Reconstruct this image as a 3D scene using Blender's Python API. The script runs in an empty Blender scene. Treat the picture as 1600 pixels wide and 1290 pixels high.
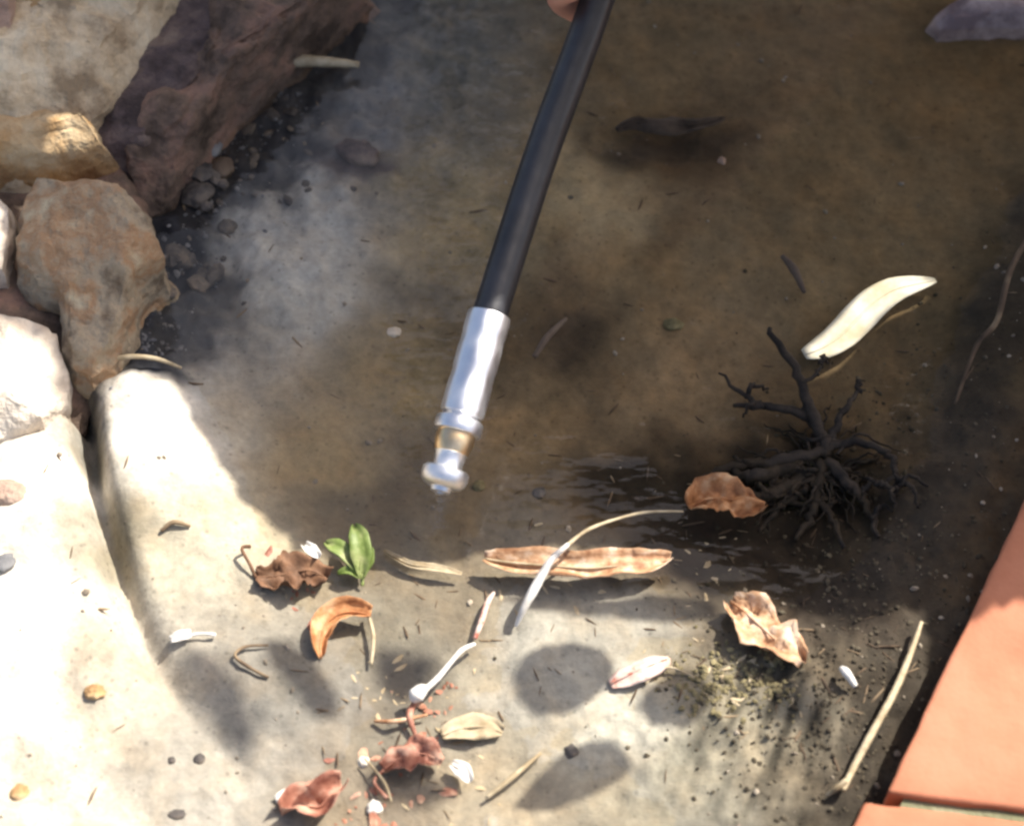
import bpy, bmesh, math, random
import numpy as np
from mathutils import Vector, noise

random.seed(7)
rng = np.random.default_rng(11)
S = bpy.context.scene
C = S.collection

# ------------------------------------------------------------------ camera, sky, sun, exposure
PITCH, DIST, WID = math.radians(55), 0.85, 0.40
cam_d = bpy.data.cameras.new('camera')
cam = bpy.data.objects.new('camera', cam_d)
C.objects.link(cam)
cam_d.sensor_width = 36
cam_d.lens = 36 * DIST / WID
cam_d.clip_start, cam_d.clip_end = 0.01, 500
CAM = Vector((0, -DIST * math.cos(PITCH), DIST * math.sin(PITCH)))
cam.location = CAM
cam.rotation_euler = (math.pi / 2 - PITCH, 0, 0)
S.camera = cam
cam_d.dof.use_dof = True
cam_d.dof.focus_distance = DIST - 0.01
cam_d.dof.aperture_fstop = 9.0

SUN_EL, SUN_AZ = math.radians(50), math.radians(37)      # azimuth counted from +x towards +y
SD = Vector((math.cos(SUN_EL) * math.cos(SUN_AZ), math.cos(SUN_EL) * math.sin(SUN_AZ), math.sin(SUN_EL)))
w = bpy.data.worlds.new('World'); S.world = w; w.use_nodes = True
nt = w.node_tree
sky = nt.nodes.new('ShaderNodeTexSky'); sky.sky_type = 'NISHITA'; sky.sun_disc = False
sky.sun_elevation = SUN_EL
sky.sun_rotation = math.pi / 2 - SUN_AZ
sky.dust_density = 5.0; sky.ozone_density = 0.4; sky.air_density = 0.9
bg = nt.nodes['Background']; bg.inputs[1].default_value = 0.10
nt.links.new(sky.outputs[0], bg.inputs[0])
sun_d = bpy.data.lights.new('sun', 'SUN'); sun_d.energy = 4.2; sun_d.angle = math.radians(0.53); sun_d.color = (1, 0.955, 0.87)
sun = bpy.data.objects.new('sun', sun_d); C.objects.link(sun)
sun.rotation_euler = SD.to_track_quat('Z', 'Y').to_euler()
S.view_settings.view_transform = 'Standard'; S.view_settings.look = 'None'
S.view_settings.exposure = 1.15; S.view_settings.gamma = 1; S.view_settings.use_curve_mapping = False
S.render.engine = 'CYCLES'
S.cycles.use_denoising = True
S.cycles.filter_width = 2.6
S.cycles.max_bounces = 6

# ------------------------------------------------------------------ from a picture point to a place
FX = Vector((1, 0, 0)); FY = Vector((0, math.sin(PITCH), math.cos(PITCH))); FZ = Vector((0, -math.cos(PITCH), math.sin(PITCH)))
KP = WID / 1600 / DIST
def ray(px, py): return FX * ((px - 800) * KP) + FY * ((645 - py) * KP) - FZ
def P(px, py, z=0.0):
    r = ray(px, py); t = (z - CAM.z) / r.z
    return CAM + r * t
def ground_px(x, y):                      # numpy: ground point -> picture point
    dx, dy, dz = x - CAM.x, y - CAM.y, -CAM.z
    u = dx; v = dy * FY.y + dz * FY.z; d = -(dy * FZ.y + dz * FZ.z)
    d = np.maximum(d, 0.05)
    return 800 + u / d / KP, 645 - v / d / KP

def fbm(x, y, z=0.0, o=4):
    return noise.fractal(Vector((x, y, z)), 1.0, 2.0, o)
def sstep(a, b, x):
    t = min(1, max(0, (x - a) / (b - a))); return t * t * (3 - 2 * t)

# ------------------------------------------------------------------ ground relief
BUMPS = [  # px, py, radius (m), height (m)
    (60, 800, .045, .010), (20, 1000, .06, .008), (230, 640, .018, .008), (250, 760, .03, .006),
    (700, 640, .05, -.003), (1030, 760, .028, -.004), (1270, 790, .035, -.004), (900, 1010, .035, .004),
    (1180, 1180, .04, .004), (640, 1070, .014, -.005), (480, 1120, .03, .003), (450, 400, .035, .002),
    (300, 420, .02, -.006), (330, 160, .022, -.006), (1045, 205, .02, -.007), (870, 520, .014, -.004), (1500, 300, .06, .002),
    (1560, 520, .03, .003), (1345, 1000, .030, .005), (1455, 840, .030, .005), (1310, 1130, .03, .004), (1545, 640, .03, .004), (700, 120, .04, .002), (900, 350, .03, .002), (1000, 470, .03, .001)]
BUMPS = [(P(a, b).x, P(a, b).y, r, h) for a, b, r, h in BUMPS]
GROOVE = [P(105, 615), P(135, 660), P(150, 760), P(175, 860), P(205, 960), P(245, 1050), P(310, 1140), P(400, 1230)]
def seg_dist(x, y, pts):
    best, at = 9, 0
    for i in range(len(pts) - 1):
        ax, ay, bx, by = pts[i].x, pts[i].y, pts[i + 1].x, pts[i + 1].y
        l2 = (bx - ax) ** 2 + (by - ay) ** 2
        t = min(1, max(0, ((x - ax) * (bx - ax) + (y - ay) * (by - ay)) / l2))
        d = math.hypot(x - ax - t * (bx - ax), y - ay - t * (by - ay))
        if d < best: best, at = d, (i + t) / (len(pts) - 1)
    return best, at
RUB = [(P(a, b).x, P(a, b).y, r) for a, b, r in ((420, 250, .05), (520, 120, .05), (330, 400, .04), (240, 510, .03), (560, 20, .05))]
SOIL = [(P(a, b).x, P(a, b).y, r) for a, b, r in ((1320, 1120, .045), (1280, 800, .06), (1450, 800, .05), (1180, 1150, .04), (1380, 1250, .04))]
POOL = [(215, 545), (262, 592), (315, 690), (372, 830), (405, 930), (418, 1050), (430, 1200), (430, 1420), (1130, 1420), (1190, 1250), (1225, 1140), (1285, 1050), (1400, 900), (1500, 660),
        (1580, 380), (1720, 100), (1720, -320), (560, -320), (500, 20), (400, 140), (310, 262), (262, 330), (258, 430), (225, 500)]
POOL = [(P(a, b).x, P(a, b).y) for a, b in POOL]
Y_SHALLOW = P(800, 960).y
def pool_depth(x, y):
    """0 on the bank, 1 well inside the puddle (works on numbers and arrays)"""
    x, y = np.asarray(x, float), np.asarray(y, float)
    ins = np.zeros(x.shape, bool); d = np.full(x.shape, 9.0)
    for i in range(len(POOL)):
        (x0, y0), (x1, y1) = POOL[i], POOL[(i + 1) % len(POOL)]
        if y0 != y1: ins ^= ((y0 > y) != (y1 > y)) & (x < (x1 - x0) * (y - y0) / (y1 - y0) + x0)
        t = np.clip(((x - x0) * (x1 - x0) + (y - y0) * (y1 - y0)) / ((x1 - x0) ** 2 + (y1 - y0) ** 2), 0, 1)
        d = np.minimum(d, np.hypot(x - x0 - t * (x1 - x0), y - y0 - t * (y1 - y0)))
    sd = np.where(ins, d, -d)
    t = np.clip((sd + .016) / .046, 0, 1)
    k = np.clip((y - Y_SHALLOW) / .05, 0, 1)
    return t * t * (3 - 2 * t) * (.46 + .54 * k)
def H(x, y):
    """what a leaf would come to rest on: the dirt, or the water where there is water"""
    return max(dirt(x, y, float(pool_depth(x, y))), .0003)
def dirt(x, y, m):
    z = .0034 - .0100 * m
    for bx, by, r, h in BUMPS:
        d2 = ((x - bx) ** 2 + (y - by) ** 2) / (r * r)
        if d2 < 9: z += h * math.exp(-d2)
    far = math.hypot(x, y)
    if far < .8:
        d, at = seg_dist(x, y, GROOVE)
        if d < .03: z -= .030 * math.exp(-(d / (.0044 + .003 * at)) ** 2) * max(.10, 1 - 1.05 * at)
        rub = max(math.exp(-((x - a) ** 2 + (y - b) ** 2) / r / r) for a, b, r in RUB)
        soil = max(math.exp(-((x - a) ** 2 + (y - b) ** 2) / r / r) for a, b, r in SOIL)
        z += .0022 * fbm(x * 22, y * 22, 3, 3)
        z += (.0012 + .0034 * rub + .0014 * soil) * fbm(x * 90, y * 90, 1, 3)
        z += (.0003 + .0009 * rub + .0009 * soil) * fbm(x * 320, y * 320, 5, 2)
    return z
def G(px, py, under=False):
    z = 0.0
    for _ in range(3):
        p = P(px, py, z); z = dirt(p.x, p.y, float(pool_depth(p.x, p.y))) if under else H(p.x, p.y)
    return P(px, py, z)

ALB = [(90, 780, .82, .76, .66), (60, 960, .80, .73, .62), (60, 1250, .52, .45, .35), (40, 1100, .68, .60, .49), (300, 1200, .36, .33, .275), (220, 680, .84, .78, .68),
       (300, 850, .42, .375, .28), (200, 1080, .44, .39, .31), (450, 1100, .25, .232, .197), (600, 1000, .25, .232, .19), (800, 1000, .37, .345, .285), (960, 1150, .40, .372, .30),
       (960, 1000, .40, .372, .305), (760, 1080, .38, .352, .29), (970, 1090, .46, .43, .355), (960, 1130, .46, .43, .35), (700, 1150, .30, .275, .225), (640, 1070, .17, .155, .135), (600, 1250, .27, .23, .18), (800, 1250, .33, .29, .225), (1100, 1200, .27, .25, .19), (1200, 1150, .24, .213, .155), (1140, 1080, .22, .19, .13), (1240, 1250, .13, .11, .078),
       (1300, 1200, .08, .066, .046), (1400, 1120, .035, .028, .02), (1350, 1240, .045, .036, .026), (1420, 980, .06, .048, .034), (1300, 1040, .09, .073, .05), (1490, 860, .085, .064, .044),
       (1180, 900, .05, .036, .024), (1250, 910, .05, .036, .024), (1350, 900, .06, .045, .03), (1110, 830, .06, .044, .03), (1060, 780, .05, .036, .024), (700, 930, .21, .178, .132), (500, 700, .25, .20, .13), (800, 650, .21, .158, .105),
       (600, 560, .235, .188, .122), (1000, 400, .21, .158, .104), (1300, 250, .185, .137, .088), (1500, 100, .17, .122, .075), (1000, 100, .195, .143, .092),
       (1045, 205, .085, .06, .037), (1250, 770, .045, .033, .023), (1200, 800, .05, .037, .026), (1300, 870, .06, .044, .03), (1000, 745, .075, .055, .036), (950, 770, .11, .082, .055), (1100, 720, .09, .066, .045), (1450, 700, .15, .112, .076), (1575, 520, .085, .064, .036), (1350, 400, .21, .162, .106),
       (450, 150, .19, .187, .19), (350, 250, .06, .06, .065), (420, 385, .56, .54, .49), (480, 320, .46, .44, .40), (400, 440, .40, .385, .35), (380, 330, .22, .22, .22), (560, 60, .11, .107, .104), (650, 100, .16, .152, .136),  # greys carry the sky sheen and the rocks' dark reflection
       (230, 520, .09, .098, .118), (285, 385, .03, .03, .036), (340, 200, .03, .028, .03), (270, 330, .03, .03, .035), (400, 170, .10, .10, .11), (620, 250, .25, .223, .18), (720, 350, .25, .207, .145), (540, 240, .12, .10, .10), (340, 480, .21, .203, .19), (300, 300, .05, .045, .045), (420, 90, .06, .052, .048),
       (145, 700, .18, .165, .13), (170, 850, .22, .19, .13), (920, 300, .32, .262, .185), (850, 540, .12, .09, .062), (1180, 980, .12, .09, .06), (900, 470, .14, .105, .072),  # first two spots put the groove's shade into the colour
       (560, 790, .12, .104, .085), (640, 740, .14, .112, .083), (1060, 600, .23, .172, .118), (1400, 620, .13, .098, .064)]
def grid_axis(half, step, far):
    a = list(np.arange(-half, half + 1e-6, step)); s = step
    v = half
    tail = []
    while v < far:
        s *= 1.22; v += s; tail.append(v)
    return np.array([-t for t in tail[::-1]] + a + tail)
def make_ground(mat):
    xs, ys = grid_axis(.27, .0016, 120), grid_axis(.30, .0016, 120)
    X, Y = np.meshgrid(xs, ys)
    zs = np.array([dirt(a, b, m) for a, b, m in zip(X.ravel(), Y.ravel(), pool_depth(X.ravel(), Y.ravel()))])
    V = np.stack([X.ravel(), Y.ravel(), zs], 1)
    nx, ny = len(xs), len(ys)
    i = np.arange(nx - 1)[None, :] + np.arange(ny - 1)[:, None] * nx
    F = np.stack([i, i + 1, i + 1 + nx, i + nx], -1).reshape(-1, 4)
    me = bpy.data.meshes.new('ground'); me.from_pydata(V.tolist(), [], F.tolist()); me.update()
    me.polygons.foreach_set('use_smooth', [True] * len(me.polygons))
    # soil colours: patches of sand, loam, grey rubble and dark earth blended between sample spots, sky sheen and shade painted in
    wx = np.array([fbm(a * 30, b * 30, 9, 3) if abs(a) < .4 and abs(b) < .4 else 0 for a, b in zip(V[:, 0], V[:, 1])])
    wy = np.array([fbm(a * 30, b * 30, 19, 3) if abs(a) < .4 and abs(b) < .4 else 0 for a, b in zip(V[:, 0], V[:, 1])])
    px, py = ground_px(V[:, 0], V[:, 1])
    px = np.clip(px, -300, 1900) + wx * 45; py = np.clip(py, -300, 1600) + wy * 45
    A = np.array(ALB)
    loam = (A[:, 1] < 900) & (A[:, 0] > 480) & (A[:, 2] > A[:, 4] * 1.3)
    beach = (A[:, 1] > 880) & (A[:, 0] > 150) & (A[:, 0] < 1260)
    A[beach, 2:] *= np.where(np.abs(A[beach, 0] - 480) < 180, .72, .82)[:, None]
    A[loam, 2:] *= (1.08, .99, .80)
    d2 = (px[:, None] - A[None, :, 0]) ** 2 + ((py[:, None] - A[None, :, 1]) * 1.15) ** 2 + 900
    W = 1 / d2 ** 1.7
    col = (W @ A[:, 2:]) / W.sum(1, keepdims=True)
    # black rotting mud stains; painted rock reflection at the rock foot, sky sheen, tile shade over the earth strip
    mott = np.array([fbm(a * 75, b * 75, 33, 3) if abs(a) < .4 and abs(b) < .4 else 0 for a, b in zip(V[:, 0], V[:, 1])])
    def stain_shade(wt, c, k, am=.35):
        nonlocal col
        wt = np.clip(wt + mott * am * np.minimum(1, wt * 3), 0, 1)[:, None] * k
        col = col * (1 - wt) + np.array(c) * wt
    def ell(cx, cy, rx, ry, a=0.0):
        u, v = px - cx, py - cy; ca, sa = math.cos(a), math.sin(a)
        return np.clip(1.55 * np.exp(-(((u * ca + v * sa) / rx) ** 2 + ((v * ca - u * sa) / ry) ** 2) ** 1.3), 0, 1)
    def band(pts, wd):
        d = np.full(px.shape, 1e9)
        for (x0, y0), (x1, y1) in zip(pts, pts[1:]):
            t = np.clip(((px - x0) * (x1 - x0) + (py - y0) * (y1 - y0)) / ((x1 - x0) ** 2 + (y1 - y0) ** 2), 0, 1)
            d = np.minimum(d, np.hypot(px - x0 - t * (x1 - x0), py - y0 - t * (y1 - y0)))
        return np.clip(1.5 * np.exp(-(d / wd) ** 2), 0, 1)
    stain_shade(ell(440, 340, 130, 55, -.75), (.40, .39, .37), .7, 1.0)  # sky sheen on the water, put into the bed colour
    stain_shade(ell(520, 170, 110, 40, -.75), (.22, .22, .225), .6, 1.0)
    stain_shade(band([(560, -40), (470, 60), (390, 160), (320, 260), (272, 340), (268, 430), (222, 520), (160, 600)], 50), (.012, .012, .015), .95, .6)  # dark reflection of the rocks painted along their foot
    stain_shade(ell(385, 250, 150, 62, -.8), (.030, .030, .035), .88, 1.0)
    stain_shade(ell(500, 90, 160, 60, -.75), (.042, .041, .044), .85, 1.0)
    stain_shade(ell(275, 500, 90, 60, -.7), (.045, .047, .055), .8, .9)
    stain_shade(ell(560, 240, 60, 28, -.2), (.06, .04, .042), .8)
    stain_shade(ell(1235, 765, 185, 85, .15), (.015, .011, .008), .97)
    stain_shade(ell(1020, 750, 120, 55, .2), (.022, .016, .010), .92)
    stain_shade(ell(1225, 885, 180, 75, .3), (.020, .014, .009), .95)
    stain_shade(ell(1100, 850, 150, 40, .1), (.030, .021, .014), .85)
    stain_shade(band([(1640, 330), (1575, 480), (1525, 640), (1470, 820), (1410, 980), (1360, 1120), (1310, 1300)], 48), (.038, .030, .021), .8)  # dark earth, deepened for the shade beside the tile edge
    stain_shade(ell(1420, 800, 110, 190, .35), (.045, .035, .025), .6, .8)
    stain_shade(ell(1290, 980, 120, 40, .2), (.04, .03, .021), .7, .8)
    stain_shade(ell(1045, 205, 95, 26, 0), (.06, .042, .026), .8)
    stain_shade(ell(880, 520, 60, 26, -.8), (.07, .05, .034), .7)
    stain_shade(ell(660, 440, 70, 22, .4), (.10, .08, .052), .6)
    # scrubbed streaks in the wet strip along the tiles, smears in the silt
    strip = np.exp(-(((px - 1230) / 130) ** 2 + ((py - 1150) / 150) ** 2)); silt = np.exp(-(((px - 900) / 420) ** 2 + ((py - 420) / 300) ** 2))
    st = np.array([noise.fractal(Vector(((a * .93 + b * -.36) * 170, (a * .36 + b * .93) * 24, 4)), 1, 2, 3) if k > .05 else 0 for a, b, k in zip(V[:, 0], V[:, 1], strip)])
    sl = np.array([noise.fractal(Vector(((a * .85 + b * -.5) * 60, (a * .5 + b * .85) * 16, 8)), 1, 2, 4) if k > .05 else 0 for a, b, k in zip(V[:, 0], V[:, 1], silt)])
    col = col * np.clip(1 + 1.7 * strip * st + .38 * silt * sl, .3, 2.2)[:, None]
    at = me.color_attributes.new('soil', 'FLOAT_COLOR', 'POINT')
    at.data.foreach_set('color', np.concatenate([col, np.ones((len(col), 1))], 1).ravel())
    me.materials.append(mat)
    o = bpy.data.objects.new('ground', me); C.objects.link(o); o['kind'] = 'structure'
    return o

# ------------------------------------------------------------------ materials
def new_mat(name):
    m = bpy.data.materials.new(name); m.use_nodes = True
    return m, m.node_tree, m.node_tree.nodes['Principled BSDF']
def N(nt, t, **k):
    n = nt.nodes.new(t)
    for a, b in k.items(): setattr(n, a, b)
    return n
def mat_mix(name, stops, scale=40, detail=6, rough=.85, bump=.3, bscale=200, bdist=.002, metal=0, spec=.3, rough2=None, obj_random=0, trans=0):
    m, nt, b = new_mat(name)
    tc = N(nt, 'ShaderNodeTexCoord'); L = nt.links.new
    n = N(nt, 'ShaderNodeTexNoise'); n.inputs['Scale'].default_value = scale; n.inputs['Detail'].default_value = detail; n.inputs['Roughness'].default_value = .62
    L(tc.outputs['Object'], n.inputs['Vector'])
    r = N(nt, 'ShaderNodeValToRGB'); L(n.outputs['Fac'], r.inputs[0])
    e = r.color_ramp.elements
    while len(e) < len(stops): e.new(.5)
    for el, (pos, c) in zip(e, stops): el.position = pos; el.color = (*c, 1)
    L(r.outputs[0], b.inputs['Base Color'])
    b.inputs['Roughness'].default_value = rough; b.inputs['Metallic'].default_value = metal; b.inputs['Specular IOR Level'].default_value = spec
    if rough2 is not None:
        mr = N(nt, 'ShaderNodeMapRange'); mr.inputs[1].default_value = .3; mr.inputs[2].default_value = .7
        mr.inputs[3].default_value = rough; mr.inputs[4].default_value = rough2
        n3 = N(nt, 'ShaderNodeTexNoise'); n3.inputs['Scale'].default_value = bscale * .5; L(tc.outputs['Object'], n3.inputs['Vector'])
        L(n3.outputs['Fac'], mr.inputs[0]); L(mr.outputs[0], b.inputs['Roughness'])
    if bump:
        n2 = N(nt, 'ShaderNodeTexNoise'); n2.inputs['Scale'].default_value = bscale; n2.inputs['Detail'].default_value = 5
        L(tc.outputs['Object'], n2.inputs['Vector'])
        bp = N(nt, 'ShaderNodeBump'); bp.inputs['Strength'].default_value = bump; bp.inputs['Distance'].default_value = bdist
        L(n2.outputs['Fac'], bp.inputs['Height']); L(bp.outputs[0], b.inputs['Normal'])
    if trans: b.inputs['Transmission Weight'].default_value = trans
    return m
def mat_ground():
    m, nt, b = new_mat('soil'); L = nt.links.new
    at = N(nt, 'ShaderNodeAttribute', attribute_name='soil'); tc = N(nt, 'ShaderNodeTexCoord')
    def noise_(s, d, ro=.6):
        n = N(nt, 'ShaderNodeTexNoise'); n.inputs['Scale'].default_value = s; n.inputs['Detail'].default_value = d; n.inputs['Roughness'].default_value = ro
        L(tc.outputs['Object'], n.inputs['Vector']); return n
    def mul(a, bsock, lo, hi, lo_in=.3, hi_in=.7):
        mr = N(nt, 'ShaderNodeMapRange'); mr.inputs[1].default_value = lo_in; mr.inputs[2].default_value = hi_in; mr.inputs[3].default_value = lo; mr.inputs[4].default_value = hi
        L(bsock, mr.inputs[0])
        mx = N(nt, 'ShaderNodeMix', data_type='RGBA', blend_type='MULTIPLY'); mx.inputs['Factor'].default_value = 1
        L(a, mx.inputs['A']); L(mr.outputs[0], mx.inputs['B']); return mx.outputs['Result']
    c = mul(at.outputs['Color'], noise_(38, 5).outputs['Fac'], .80, 1.20)
    c = mul(c, noise_(260, 5, .7).outputs['Fac'], .82, 1.18)
    # specks: dark crumbs
    v = N(nt, 'ShaderNodeTexVoronoi'); v.inputs['Scale'].default_value = 210; v.inputs['Randomness'].default_value = 1
    L(tc.outputs['Object'], v.inputs['Vector'])
    c = mul(c, v.outputs['Distance'], .72, 1.0, .08, .22)
    # iron and moss tints
    mx = N(nt, 'ShaderNodeMix', data_type='RGBA', blend_type='MULTIPLY'); mx.inputs['B'].default_value = (1.05, .99, .92, 1)
    mr = N(nt, 'ShaderNodeMapRange'); mr.inputs[1].default_value = .45; mr.inputs[2].default_value = .65; L(noise_(55, 4).outputs['Fac'], mr.inputs[0])
    L(mr.outputs[0], mx.inputs['Factor']); L(c, mx.inputs['A']); c = mx.outputs['Result']
    L(c, b.inputs['Base Color'])
    b.inputs['Roughness'].default_value = .9; b.inputs['Specular IOR Level'].default_value = .25
    n2 = noise_(420, 8, .72)
    bp = N(nt, 'ShaderNodeBump'); bp.inputs['Strength'].default_value = .6; bp.inputs['Distance'].default_value = .0014
    L(n2.outputs['Fac'], bp.inputs['Height']); L(bp.outputs[0], b.inputs['Normal'])
    return m
def flat(name, c, rough=.8, var=.25, **k):
    lo = tuple(x * (1 - var) for x in c); hi = tuple(min(1, x * (1 + var)) for x in c)
    return mat_mix(name, [(.3, lo), (.7, hi)], rough=rough, **k)

M = dict(
    soil=mat_ground(),
    tan=mat_mix('tan_sandstone', [(.38, (.30, .22, .135)), (.5, (.56, .44, .29)), (.62, (.70, .585, .41))], 44, rough=.9, bump=.9, bscale=190, bdist=.0035, detail=10),
    ochre=mat_mix('ochre_sandstone', [(.36, (.24, .12, .05)), (.5, (.42, .26, .12)), (.64, (.54, .41, .25))], 40, rough=.9, bump=.9, bscale=190, bdist=.0035, detail=10),
    mixed=mat_mix('weathered_sandstone', [(.36, (.14, .10, .065)), (.47, (.36, .29, .20)), (.55, (.33, .20, .11)), (.66, (.45, .38, .26))], 34, rough=.9, bump=.9, bscale=190, bdist=.0035, detail=10),
    purple=mat_mix('purple_stone', [(.38, (.05, .036, .034)), (.5, (.115, .083, .078)), (.64, (.22, .165, .13))], 44, rough=.85, bump=.9, bscale=190, bdist=.0035, detail=10),
    red=mat_mix('red_brown_stone', [(.38, (.065, .045, .033)), (.5, (.145, .10, .074)), (.62, (.24, .145, .105))], 52, rough=.88, bump=.9, bscale=190, bdist=.0035, detail=10),
    pale=mat_mix('pale_stone', [(.25, (.48, .36, .26)), (.5, (.62, .53, .43)), (.75, (.70, .64, .55))], 30, rough=.9, bump=.9, bscale=190, bdist=.0035, detail=10),
    pink=mat_mix('pink_stone', [(.3, (.30, .19, .14)), (.7, (.48, .36, .28))], 30, rough=.9, bump=.9, bscale=190, bdist=.0035, detail=10),
    rubber=mat_mix('black_rubber', [(.34, (.012, .012, .014)), (.66, (.026, .026, .031))], 60, rough=.36, rough2=.5, bump=.12, bscale=500, bdist=.0006, spec=.6),
    zinc=mat_mix('zinc_plated_steel', [(.3, (.80, .80, .82)), (.7, (.93, .93, .95))], 90, rough=.34, rough2=.5, bump=.10, bscale=260, bdist=.0006, metal=1),
    brass=mat_mix('brass', [(.3, (.70, .46, .22)), (.7, (.90, .70, .45))], 120, rough=.3, rough2=.45, bump=.08, bscale=260, bdist=.0005, metal=1),
    tile=mat_mix('terracotta', [(.25, (.34, .128, .066)), (.5, (.42, .160, .088)), (.72, (.46, .190, .112))], 30, 12, rough=.75, bump=.25, bscale=420, bdist=.0008),
    grout=mat_mix('mossy_grout', [(.3, (.10, .11, .05)), (.7, (.24, .23, .15))], 120, rough=.95, bump=.6, bscale=500),
    mortar=flat('mortar_bed', (.10, .08, .06), .95, bump=.6, bscale=160),
    skin=mat_mix('skin', [(.3, (.52, .25, .18)), (.7, (.64, .36, .27))], 90, rough=.5, bump=.2, bscale=600, bdist=.0005),
    nail=flat('fingernail', (.66, .42, .36), .3, .05, bump=0),
    cloth=flat('sleeve_cloth', (.10, .12, .18), .9, bump=.4, bscale=900),
    leaf_tan=mat_mix('dry_leaf_tan', [(.36, (.26, .12, .055)), (.5, (.46, .27, .15)), (.62, (.62, .46, .33))], 130, rough=.6, bump=.5, bscale=260, bdist=.001),
    leaf_orange=mat_mix('dry_leaf_orange', [(.36, (.24, .095, .035)), (.5, (.44, .20, .08)), (.62, (.56, .34, .18))], 140, rough=.6, bump=.5, bscale=260, bdist=.001),
    leaf_pink=mat_mix('dry_leaf_pink', [(.38, (.40, .12, .08)), (.46, (.56, .38, .31)), (.66, (.66, .54, .47))], 220, rough=.6, bump=.4, bscale=300, bdist=.001),
    leaf_brown=mat_mix('dry_leaf_brown', [(.3, (.06, .032, .018)), (.55, (.17, .085, .045)), (.8, (.34, .19, .10))], 110, rough=.7, bump=.5, bscale=300, bdist=.001),
    leaf_dark=mat_mix('rotten_leaf', [(.36, (.03, .02, .012)), (.6, (.075, .05, .032))], 110, rough=.8, bump=.5, bscale=300, bdist=.001),
    cream=mat_mix('bleached_leaf', [(.36, (.40, .34, .22)), (.6, (.56, .51, .40))], 70, rough=.6, bump=.25, bscale=300, bdist=.0005),
    leaf_red=mat_mix('dry_leaf_red', [(.34, (.17, .055, .035)), (.5, (.34, .15, .10)), (.66, (.55, .36, .26))], 100, rough=.6, bump=.5, bscale=300, bdist=.001),
    green=mat_mix('green_leaf', [(.34, (.075, .11, .02)), (.5, (.15, .20, .05)), (.66, (.28, .30, .12))], 120, rough=.5, bump=.3, bscale=300, bdist=.001),
    straw=mat_mix('straw', [(.34, (.28, .21, .12)), (.66, (.52, .43, .29))], 160, rough=.7, bump=.4, bscale=500, bdist=.0006),
    white=mat_mix('bleached_stem', [(.3, (.58, .53, .46)), (.7, (.78, .75, .70))], 160, rough=.6, bump=.3, bscale=500, bdist=.0006),
    twig=mat_mix('black_twig', [(.34, (.012, .009, .007)), (.66, (.05, .036, .025))], 140, rough=.8, bump=.6, bscale=500, bdist=.001),
    bark=mat_mix('bark', [(.3, (.08, .055, .04)), (.7, (.18, .13, .09))], 60, rough=.9, bump=.6, bscale=120),
    shade_canopy=mat_mix('shade_shrub_leaf', [(.3, (.035, .07, .018)), (.7, (.07, .12, .03))], 30, rough=.5, bump=.2, bscale=200),
    dark_stone=mat_mix('dark_stone', [(.36, (.045, .04, .038)), (.5, (.10, .086, .076)), (.64, (.16, .128, .10))], 110, rough=.8, bump=.5, bscale=220),
    grey_stone=mat_mix('grey_stone', [(.3, (.10, .10, .105)), (.7, (.24, .235, .23))], 110, rough=.85, bump=.5, bscale=220),
    lilac=mat_mix('lilac_stone', [(.38, (.24, .17, .165)), (.6, (.52, .40, .37))], 60, rough=.85, bump=.4, bscale=200),
    earth=mat_mix('earth_crumbs', [(.3, (.03, .023, .015)), (.55, (.075, .06, .04)), (.75, (.15, .125, .085))], 150, 2, rough=.95, bump=0),
    moss=mat_mix('yellow_moss', [(.34, (.11, .09, .045)), (.66, (.27, .225, .12))], 200, rough=.95, bump=.6, bscale=600, bdist=.001),
    grit=mat_mix('grit', [(.25, (.09, .075, .06)), (.5, (.22, .18, .135)), (.75, (.42, .36, .28))], 170, 2, rough=.9, bump=0),
    rubble=mat_mix('rubble', [(.25, (.05, .05, .058)), (.5, (.13, .13, .138)), (.78, (.30, .29, .28))], 120, 2, rough=.9, bump=.4, bscale=400, bdist=.001),
    litter=mat_mix('plant_litter', [(.25, (.035, .024, .016)), (.5, (.12, .08, .05)), (.75, (.34, .25, .15))], 60, 2, rough=.85, bump=0),
)

# ------------------------------------------------------------------ object helpers
def link(name, me, mat=None, parent=None, smooth=True):
    if smooth: me.polygons.foreach_set('use_smooth', [True] * len(me.polygons))
    if mat is not None and not len(me.materials): me.materials.append(mat)
    o = bpy.data.objects.new(name, me); C.objects.link(o)
    if parent is not None:
        o.parent = parent; o.matrix_parent_inverse = parent.matrix_basis.inverted()
    return o
def from_bm(name, bm, mat, parent=None, smooth=True):
    bmesh.ops.recalc_face_normals(bm, faces=bm.faces[:])
    me = bpy.data.meshes.new(name); bm.to_mesh(me); bm.free()
    return link(name, me, mat, parent, smooth)
def thing(name, label, cat, loc=(0, 0, 0), group=None):
    o = bpy.data.objects.new(name, None); C.objects.link(o); o.location = loc; o.empty_display_size = .01
    bpy.context.view_layer.update() if False else None
    o.matrix_basis.translation = Vector(loc)
    return tag(o, label, cat, group)
def tag(o, label, cat, group=None):
    o['label'] = label; o['category'] = cat
    if group: o['group'] = group
    return o
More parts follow.
